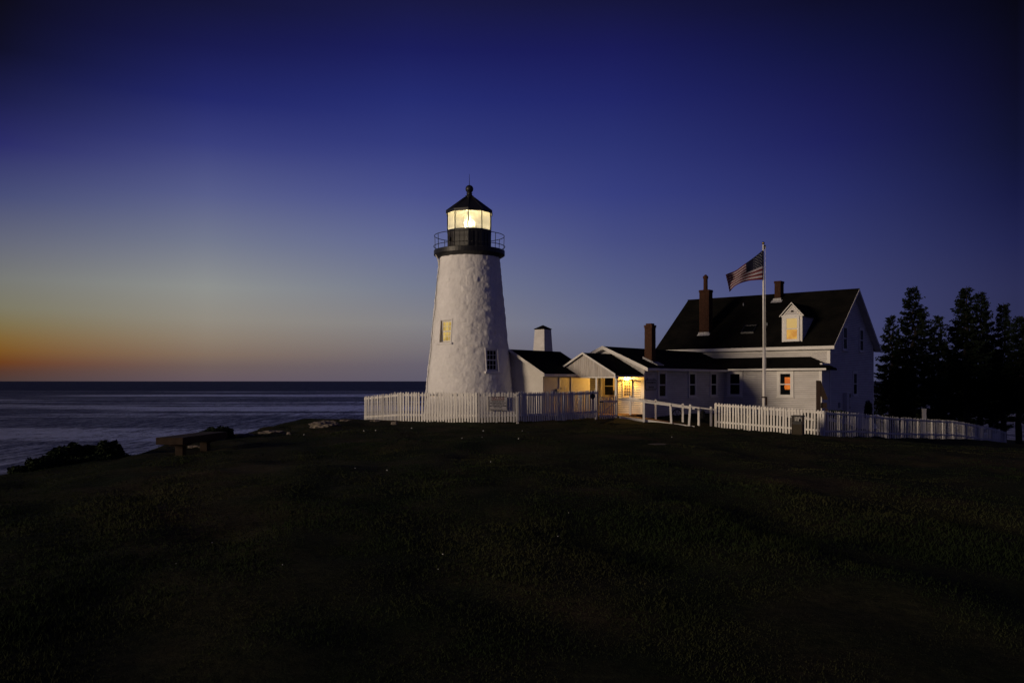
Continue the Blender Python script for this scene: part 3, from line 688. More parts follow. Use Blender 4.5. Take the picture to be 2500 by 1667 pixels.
def chimney(a0, a1, b0, b1, zb, zt, name='chimney', seed=1, cap=None):
    """brick courses as geometry around a mortar core"""
    rs = random.Random(seed); ch = 0.072
    core = MB().box(a0 + .012, a1 - .012, b0 + .012, b1 - .012, zb, zt - .02).obj(name, M['mortar'], house)
    bk = MB(); z = zb; k = 0
    while z < zt - .03:
        top = z > zt - .16
        e = .025 if top else 0
        for (p, q, ax) in ((a0 - e, a1 + e, 'a0'), (b0 - e, b1 + e, 'b1'), (a0 - e, a1 + e, 'a1'), (b0 - e, b1 + e, 'b0')):
            t_ = p - (.10 if k % 2 else 0)
            while t_ < q - .01:
                s0, s1 = max(p, t_), min(q, t_ + .20); pr_ = rs.uniform(0, .006)
                if s1 - s0 > .03:
                    if ax == 'a0': bk.box(s0, s1 - .01, b0 - e - pr_, b0 + .03, z, z + ch - .012)
                    elif ax == 'b1': bk.box(a1 - .03, a1 + e + pr_, s0, s1 - .01, z, z + ch - .012)
                    elif ax == 'a1': bk.box(s0, s1 - .01, b1 - .03, b1 + e + pr_, z, z + ch - .012)
                    else: bk.box(a0 - e - pr_, a0 + .03, s0, s1 - .01, z, z + ch - .012)
                t_ += .21
        z += ch; k += 1
    o = bk.obj('brickwork', M['brick'], core); tag(o, kind='stuff')
    return core
c1 = chimney(-7.92, -7.30, .80, 1.30, 4.35, 7.09, seed=2)
c1['label'] = 'tall brick chimney with narrow clay flue'
MB().box(-7.96, -7.26, .74, .795, 4.32, 4.56).obj('flashing', M['flashing'], c1); MB().slab([(-8.0, .66, 4.37), (-7.22, .66, 4.37), (-7.22, .8, 4.48), (-8.0, .8, 4.48)], .02).obj('flashing', M['flashing'], c1)
MB().lathe([(.15, 7.08), (.13, 7.12), (.125, 7.75), (.16, 7.77), (.16, 7.90), (.10, 7.93), (.05, 8.0), (.0, 8.0)], 14, (-7.62, 1.02)).obj('flue_pot', M['brick'], c1)
c2_ = chimney(-4.34, -3.98, 3.40, 3.94, 6.3, 7.58, seed=3)
MB().box(-4.40, -3.92, 3.33, 3.395, 6.34, 6.56).obj('flashing', M['flashing'], c2_); MB().slab([(-4.5, 3.2, 6.31), (-3.84, 3.2, 6.31), (-3.84, 3.4, 6.46), (-4.5, 3.4, 6.46)], .015).obj('flashing', M['flashing'], c2_)

# lean-to along the front (wing D)
dwl = MB().box(-5.37, 0, -1.3, -1.18, -1.4, 2.45).obj('wall', M['sheathing'], house)
clap(dwl, 0, (0, -1.3), lambda z: (-5.37, -.11), -1.2, 2.24)
MB().box(-.12, 0, -1.18, -.001, -1.6, 2.6).obj('wall', M['siding'], house)
MB().box(-.11, .032, -1.334, -1.20, -1.6, 2.26).obj('corner_board', M['trim'], house)
lr = MB().slab([(-6.6, -1.65, 2.34), (.35, -1.65, 2.34), (-1.0, -.002, 2.97), (-6.6, -.002, 2.97)], .08)
lr.slab([(.35, -1.65, 2.339), (.35, .0, 2.339), (-1.0, -.002, 2.969)], .08).obj('roof', M['roof'], house)
MB().beam((-5.0, -1.67, 2.325), (.37, -1.67, 2.325), (0, .02, 0), (0, 0, -.10)).obj('fascia', M['trim'], house)
MB().beam((.352, -1.67, 2.325), (.352, .0, 2.325), (.02, 0, 0), (0, 0, -.10)).obj('fascia', M['roof'], house)
MB().box(-5.0, .33, -1.648, -1.301, 2.225, 2.24).obj('soffit', M['trim'], house)
sash_window(house, (-4.72, -1.3, 1.49), 0, .60, 1.17, trim=.15, up='dark_glass', lo='curtain_glass')
ow = sash_window(house, (-1.89, -1.3, 1.49), 0, .60, 1.17, trim=.15, up='dark_glass', lo='dark_glass')
# glowing sheet painting the sunset's reflection, ragged below, on that window's right half
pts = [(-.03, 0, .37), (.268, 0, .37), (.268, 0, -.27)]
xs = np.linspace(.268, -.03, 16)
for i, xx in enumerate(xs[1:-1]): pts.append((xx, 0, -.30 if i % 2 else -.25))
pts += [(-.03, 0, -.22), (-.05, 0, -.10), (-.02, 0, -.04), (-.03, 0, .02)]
MB().extr(pts, (0, -.003, 0)).obj('painted_sunset_reflection', M['orange'], ow, (0, -.0385, 0))
ow['label'] = 'window with a glowing orange sheet painted as the sunset reflected in its glass'

# wing C: gable towards the porch, long side wall with narrow windows
CZ = lambda a: 3.36 - .435 * abs(a + 7.5)
cw = MB().box(-5.49, -5.37, -10.2, -1.30, -.8, 2.40).obj('wall', M['sheathing'], house)
clap(cw, R(90), (-5.37, -10.2), lambda z: (0.11, 8.9), -.7, 2.20)
cf = MB().extr([(-9.63, -10.2, -.6), (-5.37, -10.2, -.6), (-5.37, -10.2, CZ(-5.37) - .09), (-7.5, -10.2, 3.26), (-9.63, -10.2, CZ(-9.63) - .09)], (0, .12, 0)).obj('wall', M['sheathing'], house)
def cspan(z):
    if z < 2.30: return (-9.63, -5.37)
    q = (3.26 - z) / .435; return (-7.5 - q, -7.5 + q)
clap(cf, 0, (0, -10.2), cspan, .1, 3.15, ex=.105)
MB().box(-9.63, -9.51, -10.08, -.001, -.8, 2.40).obj('wall', M['siding'], house)
MB().box(-5.50, -5.335, -10.236, -10.10, -.5, 2.20).obj('corner_board', M['trim'], house)
cr_ = MB().slab([(-5.02, -10.5, 2.28), (-5.02, -.002, 2.28), (-7.5, -.002, 3.36), (-7.5, -10.5, 3.36)], .09)
cr_.slab([(-7.5, -10.5, 3.36), (-7.5, -.002, 3.36), (-9.98, -.002, 2.28), (-9.98, -10.5, 2.28)], .09).obj('roof', M['roof'], house)
MB().beam((-5.02, -10.5, 2.27), (-5.02, -1.5, 2.27), (.022, 0, 0), (0, 0, -.10)).obj('fascia', M['trim'], house)
MB().box(-5.369, -5.04, -10.45, -1.5, 2.15, 2.168).obj('soffit', M['siding'], house)
for s_ in (-1, 1):
    MB().beam((-7.5 + s_ * 2.52, -10.525, 2.285), (-7.5, -10.525, 3.383), (0, .024, 0), (0, 0, -.17)).obj('rake_board', M['trim'], house)
    MB().slab([(-7.5 + s_ * 2.45, -10.5, 2.16), (-7.5, -10.5, 3.225), (-7.5, -10.2, 3.225), (-7.5 + s_ * 2.45, -10.2, 2.16)], .02).obj('soffit', M['siding'], house)
    MB().beam((-7.5 + s_ * 2.2, -10.238, 2.16), (-7.5, -10.238, 3.12), (0, .012, 0), (0, 0, -.10)).obj('frieze_board', M['siding'], house)
for (b, z) in ((-8.46, 1.47), (-5.25, 1.47), (-2.72, 1.47)):
    sash_window(house, (-5.37, b, z), R(90), .64, 1.15, trim=.12, up='dark_glass', lo='curtain_glass')
c3 = chimney(-6.05, -5.65, -8.95, -8.55, 2.4, 4.38, seed=5)
MB().box(-6.01, -5.70, -8.90, -8.60, 4.38, 4.49).obj('chimney_cap', M['brick'], c3)
MB().slab([(-6.12, -9.02, 2.86), (-5.55, -9.02, 2.61), (-5.55, -8.951, 2.61), (-6.12, -8.951, 2.86)], .10).obj('flashing', M['flashing'], c3)
MB().slab([(-5.649, -9.02, 2.62), (-5.30, -9.02, 2.46), (-5.30, -8.35, 2.46), (-5.649, -8.35, 2.62)], .05).obj('flashing', M['grey_metal'], c3)
# storm door with two lights on the porch wall
dc = -7.30
db = MB().box(dc - .48, dc - .40, -.05, -.021, .12, 2.12).box(dc + .40, dc + .48, -.05, -.021, .12, 2.12).box(dc - .40, dc + .40, -.05, -.021, 2.02, 2.12)
dfr = db.obj('door_frame', M['trim'], house, (0, -10.2, 0))
dd_ = MB().box(dc - .395, dc - .24, -.04, -.022, .13, 2.015).box(dc + .24, dc + .395, -.04, -.022, .13, 2.015).box(dc - .24, dc + .24, -.04, -.022, .13, .98).box(dc - .24, dc + .24, -.04, -.022, 1.40, 1.43).box(dc - .24, dc + .24, -.04, -.022, 1.86, 2.015)
ddo = dd_.obj('door', M['door_paint'], house, (0, -10.2, 0))
MB().box(dc - .238, dc + .238, -.034, -.026, .982, 1.398).obj('pane', M['curtain_glass'], ddo); MB().box(dc - .238, dc + .238, -.034, -.026, 1.432, 1.858).obj('pane', M['dark_glass'], ddo)
MB().box(dc + .29, dc + .35, -.09, -.041, 1.0, 1.2).obj('handle', M['black'], ddo)
# utility box and pipe on the gable end
ub = MB().box(0.021, .22, 2.2, 2.62, -1.3, 1.02).obj('utility_box', M['siding'], house)
MB().box(.021, .10, 1.35, 1.5, .2, .5).obj('meter', M['grey_metal'], house); MB().box(.021, .12, 3.0, 3.2, .75, .95).obj('meter', M['black'], house)
MB().tube((.06, 3.1, .75), (.06, 3.1, .2), .025).obj('pipe', M['black'], house); MB().box(.021, .10, 3.02, 3.16, .1, .25).obj('meter', M['black'], house)

# ------------------------------------------------------------------ low plastered building beside the tower (A)
oil = empty('entry_building', O, HA)
tag(oil, 'low plastered building with black roof joining the lighthouse to the porch', 'building')
ZA = lambda a: 3.125 - .5675 * abs(a + 9.6)
MB().extr([(-11.3, -14.9, -.6), (-7.85, -14.9, -.6), (-7.85, -14.9, ZA(-7.85) - .08), (-9.6, -14.9, 3.03), (-11.3, -14.9, ZA(-11.3) - .08)], (0, .15, 0)).obj('wall', M['plaster'], oil)
MB().box(-8.0, -7.85, -14.749, -13.62, -.6, 2.03).box(-8.0, -7.85, -12.74, -11.2, -.6, 2.03).box(-8.0, -7.85, -13.619, -12.741, 1.86, 2.03).box(-8.0, -7.85, -13.619, -12.741, -.6, .02).obj('wall', M['plaster'], oil)
MB().extr([(-11.3, -11.2, -.6), (-7.85, -11.2, -.6), (-7.85, -11.2, ZA(-7.85) - .08), (-9.6, -11.2, 3.03), (-11.3, -11.2, ZA(-11.3) - .08)], (0, .12, 0)).obj('wall', M['plaster'], oil)
MB().slab([(-7.6, -15.14, 1.99), (-7.6, -11.1, 1.99), (-9.6, -11.1, 3.125), (-9.6, -15.14, 3.125)], .08).slab([(-9.6, -15.14, 3.125), (-9.6, -11.1, 3.125), (-11.6, -11.1, 1.99), (-11.6, -14.2, 1.99)], .08).obj('roof', M['roof'], oil)
MB().beam((-7.6, -15.15, 1.98), (-7.6, -11.1, 1.98), (.022, 0, 0), (0, 0, -.11)).obj('fascia', M['trim'], oil)
MB().beam((-7.58, -15.165, 2.0), (-9.6, -15.165, 3.145), (0, .024, 0), (0, 0, -.15)).obj('rake_board', M['plaster'], oil)
MB().box(-7.849, -7.60, -15.12, -11.12, 1.86, 1.875).obj('soffit', M['trim'], oil)
dfm = MB().box(-7.87, -7.80, -13.70, -13.62, .02, 1.855).box(-7.87, -7.80, -12.74, -12.66, .02, 1.855).obj('door_frame', M['trim'], oil)
dor = MB()
for i in range(7):
    b0 = -13.61 + i * .124; dor.box(-7.90, -7.855, b0 + .004, b0 + .12, .03, 1.85)
doo = dor.obj('door', M['door_paint'], oil)
MB().lathe([(.0, 0), (.035, .01), (.035, .05), (.0, .06)], 12).obj('handle', M['black'], doo, (-7.855, -13.54, 1.32), (0, R(90), 0))
MB().lathe([(.0, 0), (.022, .01), (.022, .04), (.0, .05)], 12).obj('lock', M['black'], doo, (-7.855, -13.54, 1.12), (0, R(90), 0))
for zz in (1.62, 1.53): MB().box(-7.852, -7.846, -13.27, -13.09, zz, zz + .02).obj('door_plate', M['sign_white'], doo)
MB().box(-7.852, -7.846, -13.24, -13.12, 1.25, 1.42).obj('door_plate', M['sign_white'], doo)
MB().box(-7.84, -7.72, -13.98, -13.80, 1.02, 1.30).obj('meter_box', M['grey_metal'], oil)

# ------------------------------------------------------------------ porch (B)
porch = empty('covered_porch', O, HA)
tag(porch, 'lamplit entrance porch with vertical board gable between the two white buildings', 'porch')
ZB = lambda a: 2.98 - .56 * abs(a + 7.16)
MB().slab([(-5.38, -12.75, 1.983), (-5.38, -10.21, 1.983), (-7.16, -10.21, 2.98), (-7.16, -12.75, 2.98)], .06).slab([(-7.16, -12.75, 2.98), (-7.16, -10.21, 2.98), (-9.2, -10.21, 1.84), (-9.2, -11.9, 1.84), (-8.35, -12.75, 2.31)], .06).obj('roof', M['roof'], porch)
for (a1, z1) in ((-5.36, 1.99), (-8.40, 2.30)):
    MB().beam((a1, -12.775, z1), (-7.16, -12.775, 3.0), (0, .024, 0), (0, 0, -.095)).obj('rake_board', M['trim'], porch)
rs = random.Random(4); a = -9.10
while a < -5.46:
    w_ = rs.uniform(.10, .14); a2 = min(a + w_, -5.45); pr_ = rs.uniform(0, .012)
    z0 = 1.865 + rs.uniform(-.008, .008)
    me = MB().extr([(a, 0, z0), (a2 - .008, 0, z0), (a2 - .008, 0, ZB(a2) - .07), (a, 0, ZB(a) - .07)], (0, .02, 0)).mesh('gable_board', M['boards'])
    if ZB(a) - .07 > z0 + .03: link('gable_board', me, porch, (0, -12.62 - pr_, 0))
    a = a2
MB().box(-5.48, -5.40, -12.70, -12.60, 1.78, 1.98).obj('bracket', M['trim'], porch)
def post(a, b, z0, z1, w_=.10): return MB().box(a - w_/2, a + w_/2, b - w_/2, b + w_/2, z0, z1)
post(-5.45, -12.55, -.35, 1.90).obj('post', M['trim'], porch)
post(-6.52, -12.52, -.2, 1.90, .09).obj('post', M['trim'], porch)
MB().box(-9.0, -5.42, -12.59, -12.50, 1.80, 1.90).obj('beam', M['trim'], porch)
MB().box(-5.48, -5.40, -12.49, -10.24, 1.84, 1.93).obj('beam', M['siding'], porch)
MB().extr([(-5.47, -12.49, 1.84), (-5.47, -12.36, 1.84), (-5.47, -12.49, 1.71)], (.05, 0, 0)).obj('bracket', M['trim'], porch)
for i in range(14):
    b0 = -12.6 + i * .171
    MB().box(-7.80, -5.40, b0, b0 + .165, .05, .085).obj('floor_board', M['deck'], porch)
MB().box(-7.80, -5.42, -12.58, -10.25, -.3, .045).obj('floor_frame', M['brown'], porch)

# lamp above the photo board
lamp = empty('wall_lamp', hw(-6.25, -10.235, 1.78), HA); tag(lamp, 'lit bare bulb wall lamp above the photo board under the porch', 'lamp')
MB().lathe([(.0, 0), (.05, .0), (.05, .02), (.0, .025)], 14).obj('back_plate', M['gold'], lamp, (0, 0, .06), (R(90), 0, 0))
for s_ in (-1, 1):
    MB().path([(0, -.02, .06), (s_ * .04, -.06, .10), (s_ * .07, -.09, .07)], .008).obj('arm', M['gold'], lamp)
    MB().lathe([(.0, -.05), (.022, -.035), (.026, .0), (.012, .03), (.0, .035)], 10).obj('bulb', M['bulb'], lamp, (s_ * .07, -.09, .03), smooth=True)
pl = bpy.data.lights.new('porch_light', 'POINT'); po = bpy.data.objects.new('porch_light', pl); COL.objects.link(po); po.parent = lamp
po.location = (0, -.17, .0); pl.energy = 125; pl.color = (1.0, .53, .10); pl.shadow_soft_size = .04

# photo board
pbd = empty('photo_board', hw(-6.25, -10.222, .86), HA); tag(pbd, 'framed board with rows of small photos on the lamplit porch wall', 'notice board')
MB().box(-.25, -.20, -.05, 0, 0, .86).box(.20, .25, -.05, 0, 0, .86).box(-.20, .20, -.05, 0, .81, .86).box(-.20, .20, -.05, 0, 0, .05).obj('frame', M['door_paint'], pbd)
MB().box(-.20, .20, -.02, 0, .05, .81).obj('backing', simple('cream_card', (.55, .46, .30), .7), pbd)
for cc in range(3):
    for r_ in range(5):
        x0 = -.175 + cc * .12; z0 = .10 + r_ * .138
        MB().box(x0, x0 + .10, -.026, -.021, z0, z0 + .105).obj('photo', mat('photo_print', (.03, .025, .02), .5, .4, 12, c2=(.15, .11, .07)), pbd)
MB().box(-.29, .29, -.13, 0, .862, .885).obj('hood', M['door_paint'], pbd)

# hanging museum sign on the side wall
sg = empty('museum_sign', hw(-5.33, -9.62, 1.48), HA + R(90)); tag(sg, 'white oblong museum sign with dark frame on the shaded side wall', 'sign')
def rrect(w, h, c):
    q = []
    for (sx_, sz_, a0) in ((1, 1, 0), (-1, 1, 90), (-1, -1, 180), (1, -1, 270)):
        for k in range(4):
            t_ = R(a0 + 30 * k); q.append((sx_ * (w/2 - c) + c * math.cos(t_), 0, sz_ * (h/2 - c) + c * math.sin(t_)))
    return q
MB().extr(rrect(1.10, .50, .08), (0, .02, 0)).obj('frame', M['ink'], sg, (0, -.022, 0))
MB().extr(rrect(1.03, .43, .06), (0, .006, 0)).obj('board', M['sign_green'], sg, (0, -.030, 0))
for xx in (-.3, .3): MB().tube((xx, -.01, .25), (xx, -.01, .33), .012).obj('hanger', M['ink'], sg)
def text(body, size, loc, parent, mt, rot=(R(90), 0, 0), sx_=1.0):
    cu = bpy.data.curves.new('lettering', 'FONT'); cu.body = body; cu.size = size; cu.align_x = 'CENTER'; cu.align_y = 'CENTER'; cu.extrude = .0015; cu.materials.append(mt)
    cu.offset = size * .012
    tmp = bpy.data.objects.new('tmp', cu); COL.objects.link(tmp)
    me = bpy.data.meshes.new_from_object(tmp); me.name = 'lettering'; bpy.data.objects.remove(tmp); bpy.data.curves.remove(cu)
    if not me.materials: me.materials.append(mt)
    o = link('lettering', me, parent, loc, rot); o.scale = (sx_, 1, 1); return o
text("FISHERMEN'S", .15, (0, -.033, .10), sg, M['ink'])
text("MUSEUM", .12, (0, -.033, -.12), sg, M['ink'])

# ================================================================== fences
picket_cache = {}
def picket_mesh(w, h, th=.02):
    key = (round(w, 3), round(h, 3), th)
    if key not in picket_cache:
        c = .045
        me = MB().extr([(-w/2, 0, 0), (w/2, 0, 0), (w/2, 0, h - c), (w * .22, 0, h - .012), (0, 0, h), (-w * .22, 0, h - .012), (-w/2, 0, h - c)], (0, th, 0)).mesh('picket', M['fence'])
        picket_cache[key] = me
    return picket_cache[key]
frs = random.Random(9)
def fence_run(parent, pts, spacing, h, w=.07, th=.02, posts=True, rails=(.22, .90), end_post=True, back=1, gap=.0, post_every=2.4, first_post=True, rs_seed=0):
    """pts: (x, y, z base); pickets on the -normal side (towards the camera), rails behind them"""
    for i, (p, q) in enumerate(zip(pts[:-1], pts[1:])):
        p = Vector(p); q = Vector(q); d = q - p; ln = math.hypot(d.x, d.y); rz = math.atan2(d.y, d.x); nrm = Vector((-math.sin(rz), math.cos(rz), 0)) * back
        n_ = max(1, round(ln / spacing))
        for k in range(n_):
            t_ = (k + .5) / n_
            c = p + d * t_
            o = link('picket', picket_mesh(w, h, th), parent, (c.x, c.y, c.z + frs.gauss(0, .012)), (frs.uniform(-.02, .02), frs.gauss(0, .014), rz + (math.pi if back < 0 else 0)))
        for rr in rails:
            o1 = nrm * .021 if back > 0 else nrm * .021
            MB().beam(p + o1 + Vector((0, 0, rr * h + .04)), q + o1 + Vector((0, 0, rr * h + .04)), nrm * .035, (0, 0, -.08)).obj('rail', M['fence'], parent)
        npz = max(1, round(ln / post_every))
        for k in range(npz + 1):
            if k == 0 and (i > 0 or not first_post): continue
            if k == npz and i == len(pts) - 2 and not end_post: continue
            c = p + d * (k / npz) + nrm * .057
            MB().box(-.045, .045, 0, .09, -.35, h - .03).obj('post', M['fence'], parent, c, (0, 0, rz if back > 0 else rz + math.pi), bevel=.004)
def pz(px, py, d): v = at(px, py, d); return (v.x, v.y, v.z)
tf = empty('picket_fence'); tag(tf, 'white picket fence around the lighthouse base', 'fence')
def zb(px, py, d, h): return EYE + (930 - py) / F * d - h
H1 = 1.2
fence_run(tf, [(at(888, 967, 37.8).x, 37.8, zb(888, 967, 37.8, H1)), (at(975, 957, 34.6).x, 34.6, zb(975, 957, 34.6, H1))], .140, H1, w=.058, end_post=False)
fence_run(tf, [(at(975, 957, 34.6).x, 34.6, zb(975, 957, 34.6, H1)),
               (at(1166, 957, 33.5).x, 33.5, zb(1166, 957, 33.5, H1)), (at(1265, 957, 33.9).x, 33.9, zb(1265, 957, 33.9, H1)),
               (at(1381, 957, 35.4).x, 35.4, zb(1381, 955.5, 35.4, H1)), (at(1460, 952, 37.0).x, 37.0, zb(1460, 952, 37.0, H1))], .118, H1)
gt = empty('garden_gate'); tag(gt, 'low white picket gate in front of the lamplit porch door', 'gate')
g0, g1 = at(1463, 0, 37.1), at(1506, 0, 37.7)
zz0 = zb(1463, 966, 37.1, 1.0)
for k in range(8):
    t_ = (k + .5) / 8; c = g0.lerp(g1, t_); dip = .05 * math.sin(math.pi * t_)
    link('picket', picket_mesh(.055, 1.0), gt, (c.x, c.y, zz0 - dip), (0, 0, math.atan2(g1.y - g0.y, g1.x - g0.x)))
for rr in (.14, .78): MB().beam((g0.x, g0.y + .021, zz0 + rr), (g1.x, g1.y + .021, zz0 + rr), (0, .03, 0), (0, 0, -.07)).obj('rail', M['fence'], gt)
MB().beam((g0.x, g0.y + .052, zz0 + .16), (g1.x, g1.y + .052, zz0 + .76), (0, .02, 0), (0, 0, -.06)).obj('brace', M['fence'], gt)
MB().box(-.02, .16, -.05, -.001, -.05, .0).obj('latch', M['black'], gt, (g0.x + .02, g0.y, zz0 + .75))
# little dark disc by the gate
dg = at(1447, 967, 36.4)
MBo = MB().extr([(.13 * math.cos(2*math.pi*i/8), 0, .13 * math.sin(2*math.pi*i/8)) for i in range(8)], (0, .02, 0)).obj('round_sign', M['ink'], None, (dg.x, dg.y - .05, dg.z), (0, 0, R(35)))
tag(MBo, 'small dark eight sided plate on the pickets beside the gate', 'sign')

H2 = 1.1
hf = empty('picket_fence'); tag(hf, 'sunlit white picket fence in front of the flagpole', 'fence')
A0 = (at(1745, 983, 38).x, 38.0, zb(1745, 983, 38, H2)); A1 = (at(2008, 1001, 35).x, 35.0, zb(2008, 1001, 35, H2))
fence_run(hf, [A0, A1], .133, H2, w=.075, post_every=1.6)
sf_ = empty('picket_fence'); tag(sf_, 'long shaded white picket fence running down to the spruces', 'fence')
SP = [(2012, 1002, 35.0), (2092, 1007, 38.3), (2168, 1016, 42), (2280, 1023, 47), (2331, 1026, 50), (2421, 1043, 58), (2458, 1054, 65)]
fence_run(sf_, [(at(a, b, d).x, d, zb(a, b, d, H2)) for a, b, d in SP], .24, H2, w=.095, th=.012, post_every=2.6, first_post=False)

# ================================================================== ramp with hand rails
ramp = empty('boardwalk_ramp'); tag(ramp, 'ramp with white handrails leading from the porch down to the lawn', 'ramp')
n0 = at(1511, 1015, 37.9); n1 = at(1695, 1040, 36.9)
dirv = Vector((n1.x - n0.x, n1.y - n0.y, 0)).normalized(); perp = Vector((-dirv.y, dirv.x, 0))
MB().beam(n0, n1 + Vector((0, 0, .0)), perp * .04, (0, 0, -.12)).obj('kerb_board', M['trim'], ramp)
nb = 34
for k in range(nb):
    a_ = n0.lerp(n1, k / nb); b_ = n0.lerp(n1, (k + .94) / nb); 
    MB().beam(a_ + perp * .05 + Vector((0, 0, -.02)), b_ + perp * .05 + Vector((0, 0, -.02)), perp * 1.5, (0, 0, -.03)).obj('deck_board', M['deck'], ramp)
def rpost(px, yt, yb, d, lean=0.0):
    t0 = at(px, yt, d); b0 = at(px, yb, d)
    o = MB().box(-.045, .045, -.045, .045, -.3, t0.z - b0.z).obj('post', M['trim'], ramp, b0, (0, lean, math.atan2(dirv.y, dirv.x)), bevel=.004); return t0
near = [(1572, 975, 1030, 37.45, 0), (1639, 984, 1034, 37.15, -.05), (1682, 987, 1040, 36.9, .06)]
for p in near: rpost(*p)
far = [(1539, 966, 1009, 39.4), (1601, 975, 1020, 39.0), (1667, 985, 1029, 38.6)]
for p in far: rpost(*p)
def rail(pxa, ya, da, pxb, yb, db, th=.045):
    MB().beam(at(pxa, ya, da), at(pxb, yb, db), (0, .05, 0), (0, 0, -.07)).obj('handrail', M['trim'], ramp)
rail(1510, 972, 37.75, 1570, 978.3, 37.40); rail(1573, 979, 37.36, 1637, 987.5, 37.06); rail(1641, 988, 37.06, 1696, 995.5, 36.85)
rail(1541, 970, 39.3, 1600, 978, 38.9); rail(1602, 978.5, 38.9, 1666, 988.5, 38.5); rail(1669, 989, 38.5, 1704, 993, 38.3)
for (px, yt, yb_, d, lab) in ((1706, 993.5, 1041, 37.6, 'old white post with a dark band between the ramp and the fence'), (1736, 992.5, 1039, 38.1, 'short white post just left of the sunlit fence')):
    t0 = at(px, yt, d); b0 = at(px, yb_, d); h_ = t0.z - b0.z
    po_ = empty('fence_post', b0, R(-30)); tag(po_, lab, 'post')
    MB().box(-.045, .045, -.045, .045, -.25, h_).obj('shaft', M['fence'], po_, bevel=.004)
    if px == 1706: MB().box(-.048, .048, -.048, .048, h_ - .13, h_ - .09).obj('band', M['ink'], po_)
rail_o = empty('loose_rail', at(1709, 994, 38.2)); tag(rail_o, 'thin white rail sloping from the banded post to the fence', 'rail')
MB().beam((0, 0, 0), at(1744, 998.5, 38.05) - at(1709, 994, 38.2), (0, .04, 0), (0, 0, -.05)).obj('bar', M['trim'], rail_o)

# wheel and small iron post by the side wall
ww_ = at(1653, 1017, 40.6); wh = empty('wagon_wheel', ww_, R(-38 + 90)); tag(wh, 'dark spoked wheel leaning behind the ramp rails', 'wheel')
rim = MB(); n_ = 28; RR = .36
rim.path([(math.cos(2*math.pi*i/n_) * RR, 0, math.sin(2*math.pi*i/n_) * RR) for i in range(n_ + 1)], .028, 6).obj('rim', M['ink'], wh)
for k in range(8):
    t_ = 2 * math.pi * (k + .5) / 8; MB().tube((math.cos(t_) * .05, 0, math.sin(t_) * .05), (math.cos(t_) * RR, 0, math.sin(t_) * RR), .014, n=5).obj('spoke', M['ink'], wh)
MB().tube((0, -.05, 0), (0, .05, 0), .055, n=10).obj('hub', M['ink'], wh)
wh.rotation_euler = (0, 0, HA + R(72))
an = at(1716, 1003, 41.5); ap = empty('mooring_post', (an.x, an.y, an.z - .35)); tag(ap, 'small dark iron post in the bed behind the banded post', 'post')
MB().lathe([(.10, -.2), (.09, .25), (.12, .28), (.12, .33), (.05, .36), (.03, .50), (.0, .51)], 12).obj('shaft', M['ink'], ap)

# ================================================================== notice sign on the fence
nl = at(1192, 985, 33.55); nr = at(1239, 985, 33.72)
ns = empty('notice_sign', ((nl.x + nr.x) / 2, (nl.y + nr.y) / 2 - .035, at(1215, 985, 33.6).z), math.atan2(nr.y - nl.y, nr.x - nl.x))
tag(ns, 'pale rectangular NOTICE sign with red bar on the lighthouse fence', 'sign')
MB().box(-.385, .385, 0, .012, -.28, .28).obj('board', M['sign_white'], ns)
fr_ = MB()
for (a, b, c, d) in ((-.385, .385, .268, .28), (-.385, .385, -.28, -.268), (-.385, -.373, -.268, .268), (.373, .385, -.268, .268)): fr_.box(a, b, -.006, -.0005, c, d)
fr_.obj('frame', M['ink'], ns)
for (a, b, c, d) in ((-.35, .35, .115, .12), (-.35, -.345, -.22, .115), (.345, .35, -.22, .115), (-.35, .35, -.225, -.22)):
    MB().box(a, b, -.003, -.0005, c, d).obj('border', M['ink'], ns)
MB().box(-.27, .27, -.004, -.0006, .145, .175).obj('red_bar', M['red_ink'], ns)
text('NOTICE', .12, (0, -.002, .225), ns, M['red_ink'], sx_=1.2)
for i, s_ in enumerate(('LIGHTHOUSE AND AREA', 'ARE UNDER CONTROL OF THE', 'COAST GUARD AND THE', 'LIGHT TOWER IS NOT ACCESSIBLE', 'FOR THE PUBLIC')):
    text(s_, .055, (0, -.002, .085 - i * .06), ns, M['ink'], sx_=.82)
text('TRESPASSERS WILL BE PROSECUTED', .03, (-.05, -.002, -.245), ns, M['ink'])

# ================================================================== flagpole and flag
fp = at(1865, 1040, 38.6); pole_top = at(1863, 597, 38.6).z
fpo = empty('flagpole', (fp.x, fp.y, fp.z)); tag(fpo, 'tall white flagpole with a gilt ball behind the sunlit fence', 'flagpole')
ht = pole_top - fp.z
MB().tube((0, 0, -.3), (-.0, 0, 3.6), .075, .068, n=16).obj('lower_pole', M['white_metal'], fpo, smooth=True)
MB().tube((0, 0, 3.6), (-.03, 0, ht), .060, .038, n=16).obj('upper_pole', M['white_metal'], fpo, smooth=True)
MB().lathe([(.0, -.07)] + [(.065 * math.sin(a), -.065 * math.cos(a)) for a in np.linspace(.2, 2.94, 10)] + [(.0, .065)], 16).obj('finial_ball', M['gold'], fpo, (-.03, 0, ht + .06), smooth=True)
MB().box(-.03, .08, -.02, .02, ht - .20, ht - .03).obj('pulley', M['black'], fpo)
MB().path([(.05, -.03, ht - .1), (.075, -.03, 4.0), (.09, -.03, 1.2)], .007, 4).obj('halyard', M['white_metal'], fpo)
MB().box(.06, .14, -.05, .04, .95, 1.35).obj('cleat', M['brown'], fpo); MB().box(-.085, .085, -.085, .085, 1.30, 1.36).obj('collar', M['brown'], fpo)
